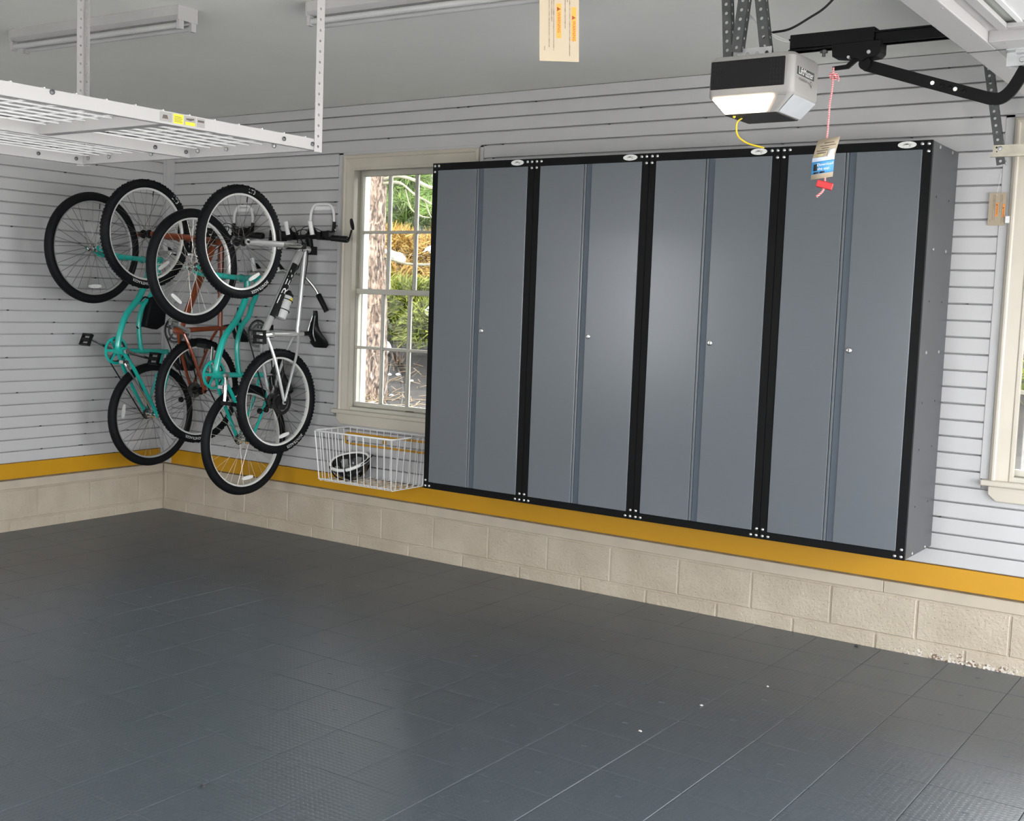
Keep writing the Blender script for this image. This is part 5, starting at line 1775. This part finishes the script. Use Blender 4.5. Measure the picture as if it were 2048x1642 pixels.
for t in (0.68, 0.75, 0.87):
    p = V((5.46, ry - 0.0063, 2.40)).lerp(V((5.825, ry - 0.0063, 2.275)), t)
    hl.lathe(p, (0, -1, 0), [(0, 0.0072), (0.002, 0.0068), (0.003, 0.003)], 10, False)
hl.build('arm_bolts', M_black, amo)
MB().lathe((5.462, ry - 0.02, 2.402), (0, 1, 0), [(0, 0.020), (0.04, 0.020)], 14, False).build('arm_pivot', M_black, amo)

# pull rope, tag and handle
ry2 = ry - 0.016
rp = empty('release_rope', (5.36, ry2, 2.39), 'red and white release cord hanging from the trolley lever', 'rope')
MB().tube(spl([(5.358, ry2, 2.398), (5.358, ry2, 2.372), (5.357, ry2, 2.320), (5.353, ry2, 2.285), (5.352, ry2, 2.240), (5.350, ry2, 2.15), (5.352, ry2, 2.05), (5.352, ry2, 2.005)], 6), 0.0033, 8).build('cord', M_rope, rp)
MB().tube(spl([(5.350, ry2 - 0.006, 2.378), (5.366, ry2 - 0.008, 2.372), (5.366, ry2 + 0.006, 2.362), (5.350, ry2 + 0.004, 2.365), (5.352, ry2 - 0.007, 2.374), (5.372, ry2, 2.376)], 5), 0.0038, 8).tube(spl([(5.372, ry2, 2.374), (5.378, ry2, 2.360), (5.376, ry2, 2.352)], 4), 0.003, 6).build('knot', M_rope, rp)
hd = V((5.352, ry2, 2.010))
ax = V((0.92, 0.25, -0.24)).normalized()
e1 = V((0.2, 0.1, 0.95))
e1 = (e1 - ax * e1.dot(ax)).normalized()
MB().obox(hd, ax, ax.cross(e1), e1, 0.027, 0.012, 0.0115).build('handle', M_red, rp, smooth=False, bevel=0.003)
MB().tube(spl([hd + V((-0.002, 0, -0.01)), hd + V((-0.006, -0.004, -0.022)), hd + V((-0.024, -0.004, -0.038))], 4), 0.004, 6).build('knot', M_rope, rp)
tg = empty('instruction_tag', (5.355, ry2, 2.05), 'folded blue and cream instruction tag on the red cord', 'tag')


def fold(u, v):
    """tag surface: u 0..1 across, v 0 bottom .. 1 top, creased in the middle"""
    z = 2.030 + 0.132 * v
    bend = 0.020 * (1 - abs(v - 0.52) * 2)
    x = 5.318 + 0.066 * u + 0.018 * (v - 0.4)
    y = ry2 - 0.010 - bend + 0.026 * (u - 0.5)
    return V((x, y, z + 0.012 * (u - 0.3)))


def tag_part(u0, u1, v0, v1, name, m, lift=0.0):
    vs, fs = [], []
    n = 6
    for j in range(n + 1):
        for i in range(3):
            p = fold(u0 + (u1 - u0) * i / 2, v0 + (v1 - v0) * j / n)
            vs.append(p + V((0.3, -0.95, 0)) * lift)
    for j in range(n):
        for i in range(2):
            a = j * 3 + i
            fs.append((a, a + 1, a + 4, a + 3))
    o = MB().add(vs, fs).build(name, m, tg, smooth='all')
    s_ = o.modifiers.new('solid', 'SOLIDIFY')
    s_.thickness = 0.0006
    return o


tag_part(0, 1, 0, 1, 'sheet', M_card)
M_blue = mat('blue_print', (0.05, 0.27, 0.55), 0.5, nscale=9, namt=0.03)
tag_part(0.0, 1, 0.12, 0.42, 'blue_panel', M_blue, 0.0012)
tag_part(0.0, 1, 0.42, 0.52, 'pale_panel', mat('pale_blue_print', (0.55, 0.62, 0.75), 0.5, nscale=9, namt=0.05), 0.0012)
tag_part(0.66, 0.94, 0.50, 0.70, 'pale_panel', M_text_w, 0.0016)
tag_part(0.08, 0.26, 0.20, 0.36, 'app_icon', M_blackm, 0.0018)
tag_part(0.10, 0.34, 0.13, 0.17, 'store_button', M_blackm, 0.0018)
tag_part(0.38, 0.60, 0.13, 0.17, 'store_button', M_blackm, 0.0018)
for v, u0, u1 in ((0.62, 0.15, 0.55), (0.68, 0.1, 0.6), (0.74, 0.3, 0.62), (0.80, 0.2, 0.9), (0.87, 0.35, 0.8)):
    tag_part(u0, u1, v, v + 0.018, 'picture_line', M_text_d, 0.0016)
tag_part(0.10, 0.45, 0.555, 0.60, 'picture_line', mat('olive_print', (0.45, 0.40, 0.18), 0.5, nscale=9, namt=0.04), 0.0016)
tl = MB()
for body, sz, u, v in (('Download', 0.0125, 0.60, 0.335), ('the app.', 0.0125, 0.55, 0.235)):
    c = fold(u, v) + V((0.3, -0.95, 0)) * 0.003
    text_on(tl, body, sz, c, fold(1, v) - fold(0, v), fold(u, v + 0.05) - fold(u, v))
tl.build('tag_lettering', M_text_w, tg, smooth=False)

# wires
MB().tube(spl([(5.116, -1.62, 2.546), (5.179, -1.62, 2.552), (5.247, -1.62, 2.583), (5.298, -1.62, 2.611), (5.345, -1.62, 2.66), (5.40, -1.60, CZ)], 6), 0.0042, 8).tube(spl([(5.116, -1.62, 2.546), (5.09, -1.64, 2.52), (5.10, -1.66, 2.49), (5.14, -1.67, 2.47)], 6), 0.0042, 8).build('power_cord', M_blackm, None, label='black power cord curving from the opener up to the ceiling', cat='cord')
wm = MB()
for k in (0, 0.008):
    wm.tube(spl([(5.02, -1.69, 2.64 + k), (5.043, -1.65, 2.599 + k), (5.10, -1.65, 2.550 + k * 0.5), (5.157, -1.65, 2.511 + k), (5.215, -1.65, 2.495)], 6), 0.0018, 6)
wm.build('bell_wire', M_wire, None, label='thin white twin wire between the hangers and the opener rail', cat='wire')
MB().tube(spl([(5.055, -1.70, 2.246), (5.038, -1.70, 2.232), (5.037, -1.70, 2.203), (5.050, -1.70, 2.178), (5.084, -1.70, 2.157), (5.141, -1.70, 2.140)], 6), 0.0032, 8).build('aerial_wire', M_ycord, None, label='yellow aerial wire dangling below the lit opener', cat='wire')

# ================================================================ OPEN GARAGE DOOR (overhead, top right)
gd = empty('garage_door', (7.0, -1.62, 2.40), 'white garage door with window insert opened flat overhead at top right', 'door')
DX0, DX1, DY0, DY1, DZ = 5.790, 8.12, -2.98, -0.32, 2.400
WX0, WX1 = 5.925, 6.235
ZS = DZ + 0.034      # recessed skin of the section
wins = ((-2.90, -1.885), (-1.40, -0.45))
dz1 = DZ + 0.05
dm = MB()
cuts = [DY0, wins[0][0], wins[0][1], wins[1][0], wins[1][1], DY1]
dm.box((DX0 + 0.085, DY0, ZS), (WX0, DY1, dz1))
dm.box((WX1, DY0, ZS), (6.31, DY1, dz1))
for i in range(0, 6, 2):
    dm.box((WX0, cuts[i], ZS), (WX1, cuts[i + 1], dz1))
top_sec = dm.build('top_section', M_white, gd, smooth=False, bevel=0.002)
MB().box((DX0, DY0, DZ), (DX0 + 0.087, DY1, dz1)).build('section_rail', M_white, gd, smooth=False, bevel=0.003)
MB().box((6.26, DY0, DZ), (6.31, DY1, ZS + 0.001)).build('section_rail', M_white, gd, smooth=False, bevel=0.003)
for ya, yb_ in ((-1.83, -1.46), (DY0, DY0 + 0.06), (DY1 - 0.06, DY1)):
    MB().box((DX0 + 0.087, ya, DZ), (6.26, yb_, ZS + 0.001)).build('section_stile', M_white, gd, smooth=False, bevel=0.003)
for x0 in (6.315, 6.84, 7.365):
    MB().box((x0, DY0, DZ), (x0 + 0.52, DY1, dz1)).build('section', M_white, gd, smooth=False, bevel=0.003)
for ya, yb_ in wins:
    f = MB()
    t = 0.018
    f.box((WX0 - 0.012, ya - 0.012, ZS - 0.012), (WX0 + t, yb_ + 0.012, ZS + 0.002))
    f.box((WX1 - t, ya - 0.012, ZS - 0.012), (WX1 + 0.012, yb_ + 0.012, ZS + 0.002))
    f.box((WX0 + t, ya - 0.012, ZS - 0.012), (WX1 - t, ya + t, ZS + 0.002))
    f.box((WX0 + t, yb_ - t, ZS - 0.012), (WX1 - t, yb_ + 0.012, ZS + 0.002))
    fo = f.build('window_frame', M_white, gd, smooth=False, bevel=0.002)
    MB().box((WX0 + 0.002, ya + 0.002, ZS + 0.008), (WX1 - 0.002, yb_ - 0.002, ZS + 0.012)).build('glass', mat('grey_door_glass', (0.36, 0.38, 0.34), 0.25, nscale=3, namt=0.04), fo, smooth=False)  # opaque grey stands in for the brightness seen through the pane
    gm = MB()
    for i in (1, 2):
        y = ya + (yb_ - ya) * i / 3
        gm.box((WX0, y - 0.009, ZS), (WX1, y + 0.009, ZS + 0.007))
    gm.box((WX0 + 0.045, ya, ZS), (WX0 + 0.060, yb_, ZS + 0.007))
    for i in range(3):
        cy_ = ya + (yb_ - ya) * (i + 0.5) / 3
        rr = (yb_ - ya) / 6 - 0.014
        arc = [(WX0 + 0.062 + 0.17 * sin(pi * k / 14), cy_ - rr * cos(pi * k / 14)) for k in range(15)]
        gm.prism([(x, y, ZS + 0.004) for x, y in arc], (0, 0, 0.003))
    gm.build('arched_grille', M_wire, fo, smooth=False)
# centre bracket where the arm meets the door
MB().box((5.905, ry - 0.060, DZ - 0.004), (6.05, ry + 0.055, DZ)).build('bracket_plate', M_steel, gd, smooth=False)
br = MB()
br.box((5.900, ry - 0.022, DZ - 0.045), (5.990, ry - 0.019, DZ - 0.004))
br.box((5.900, ry + 0.019, DZ - 0.045), (5.990, ry + 0.022, DZ - 0.004))
br.box((5.930, ry - 0.05, DZ - 0.012), (6.02, ry + 0.05, DZ - 0.004))
br.lathe((5.945, ry - 0.022, DZ - 0.028), (0, -1, 0), [(0, 0.009), (0.005, 0.007)], 8, False)
br.build('arm_bracket', M_steel, gd, smooth=False)
MB().box((5.792, ry - 0.062, DZ - 0.0028), (5.905, ry - 0.058, DZ + 0.002)).build('strut_edge', M_dsteel, gd, smooth=False)
sc_ = MB()
for x, y in ((5.80, -2.1), (5.86, -1.95), (5.865, -2.30), (5.86, -2.55), (5.92, -1.80), (5.80, -1.5)):
    sc_.lathe((x, y, DZ + 0.0), (0, 0, -1), [(0, 0.004), (0.0015, 0.003)], 6, False)
sc_.build('screws', M_steel, gd)

# horizontal track and its hanging angle
tk = empty('door_track', (6.5, -0.30, 2.26), 'zinc door track end at the right with a dark perforated hanger', 'track')
tm = MB()
tm.box((5.572, -0.298, 2.262), (8.1, -0.294, 2.300))
tm.box((5.572, -0.300, 2.298), (8.1, -0.270, 2.302))
tm.box((5.566, -0.318, 2.252), (8.1, -0.294, 2.262))
tm.build('track_channel', M_tan, tk, smooth=False)
MB().lathe((5.600, -0.299, 2.288), (0, -1, 0), [(0, 0.010), (0.004, 0.009), (0.005, 0.005)], 10, False).build('track_bolt', M_steel, tk)
MB().lathe((5.586, -0.2985, 2.292), (0, -1, 0), [(0, 0.004), (0.0006, 0.003)], 8, False).lathe((5.588, -0.2985, 2.275), (0, -1, 0), [(0, 0.003), (0.0006, 0.002)], 8, False).build('track_holes', M_blackm, tk)
hanger((5.605, -0.285, 2.222), (5.500, -0.27, CZ), 0.034, tk, 'hanger', back=0.03, pitch=0.029, hr=0.006)


# ================================================================ WARNING CARDS
def card(tl_, right, up, wd, ht, label, par_name='warning_card'):
    tl_, r, u = V(tl_), V(right).normalized(), V(up).normalized()
    n_ = r.cross(u)
    c = tl_ + r * (wd / 2) - u * (ht / 2)
    root = empty(par_name, c - u * (ht / 2), label, 'sign', 'orange warning cards')

    def rect(a0, a1, b0, b1, lift, th, name, m):
        q = [tl_ + r * (a * wd) - u * (b_ * ht) + n_ * lift for a, b_ in ((a0, b1), (a1, b1), (a1, b0), (a0, b0))]
        return MB().prism(q, n_ * th).build(name, m, root, smooth=False)
    rect(0, 1, 0, 1, 0, 0.001, 'sheet', M_card)
    for (a0, a1, b0, b1, tri) in ((0.43, 0.55, 0.30, 0.72, 0.34), (0.81, 0.93, 0.34, 0.75, 0.44)):
        rect(a0, a1, b0, b1, 0.001, 0.0004, 'orange_block', M_warn)
        am_ = (a0 + a1) / 2
        t = MB()
        q = [tl_ + r * (a * wd) - u * (b_ * ht) + n_ * 0.0015 for a, b_ in ((a0 + 0.015, tri), (a0 + 0.015, tri + 0.055), (a1 - 0.012, tri + 0.0275))]
        t.prism(q, n_ * 0.0002)
        text_on(t, 'WARNING', wd * 0.105, tl_ + r * (am_ * wd) - u * ((tri + 0.19) * ht) + n_ * 0.0016, -u, r)
        t.build('block_lettering', M_warn_d, root, smooth=False)
    ln = MB()
    for a, b0, b1 in ((0.245, 0.06, 0.83), (0.31, 0.06, 0.52), (0.36, 0.06, 0.87), (0.65, 0.06, 0.60), (0.71, 0.06, 0.28), (0.765, 0.06, 0.93), (0.13, 0.82, 0.87)):
        q = [tl_ + r * (x * wd) - u * (b_ * ht) + n_ * 0.001 for x, b_ in ((a - 0.010, b1), (a + 0.010, b1), (a + 0.010, b0), (a - 0.010, b0))]
        ln.prism(q, n_ * 0.0003)
    ln.build('fine_print', mat('taupe_print', (0.22, 0.17, 0.13), 0.6, nscale=150, namt=0.5), root, smooth=False)
    return root, c, n_


r1 = V((5.436 - 5.367, -3.453 + 3.501, 0))
k1, c1_, n1_ = card((5.364, -3.497, 2.262), r1, (-0.035, -0.02, 1), 0.083, 0.170, 'cream card with orange warning blocks hanging from the ceiling, top centre')
MB().tube([c1_ + V((-0.01, -0.005, 0.075)), V((5.40, -3.47, CZ))], 0.0012, 5).build('string', M_wire, k1)
k2, c2_, n2_ = card((5.512, -0.030, 2.131), (1, -0.02, 0), (0, -0.02, 1), 0.072, 0.143, 'cream card with orange warning blocks hung beside the right window casing')
MB().tube([c2_ + V((-0.005, -0.002, 0.06)), V((5.552, -0.0215, 2.215))], 0.001, 5).build('string', M_wire, k2)
MB().box((5.584, -0.038, 1.998), (5.604, -0.0235, 2.030)).build('white_clip', M_wire, None, smooth=False, bevel=0.003, label='small white plastic clip on the casing by the hanging card', cat='clip')

# ================================================================ BITS ON THE FLOOR
def grit(x, y, r, m, label, sq=0.5, grp=None):
    g = random.Random(int(x * 1000))
    rg = []
    for j in range(4):
        t = j / 3
        q = (0.75, 1.0, 0.8, 0.25)[j]
        rg.append([(x + cos(a) * r * q * g.uniform(0.7, 1.2), y + sin(a) * r * q * 0.6 * g.uniform(0.7, 1.2), 0.0005 + r * sq * t) for a in [2 * pi * k / 8 for k in range(8)]])
    MB().loft(rg).build('floor_debris', m, None, smooth=False, label=label, cat='debris', group=grp)


grit(3.957, -3.132, 0.014, M_debris, 'dark chip on the floor tiles at the bottom left', 0.7)
grit(4.804, -1.752, 0.009, M_debris_l, 'pale chip on the floor below the third cabinet', 0.6)
grit(4.859, -1.334, 0.008, M_debris_l, 'small pale screw-like chip on the floor in front of the third cabinet', 0.8)
grit(5.065, -0.050, 0.012, M_debris, 'dark chip lying against the foot of the block wall', 0.7)
grit(2.969, -2.590, 0.009, M_debris, 'small dark chip in the middle of the left floor', 0.6)
grit(4.972, -0.924, 0.006, M_debris_l, 'tiny pale bead on the floor below the fourth cabinet', 0.9)
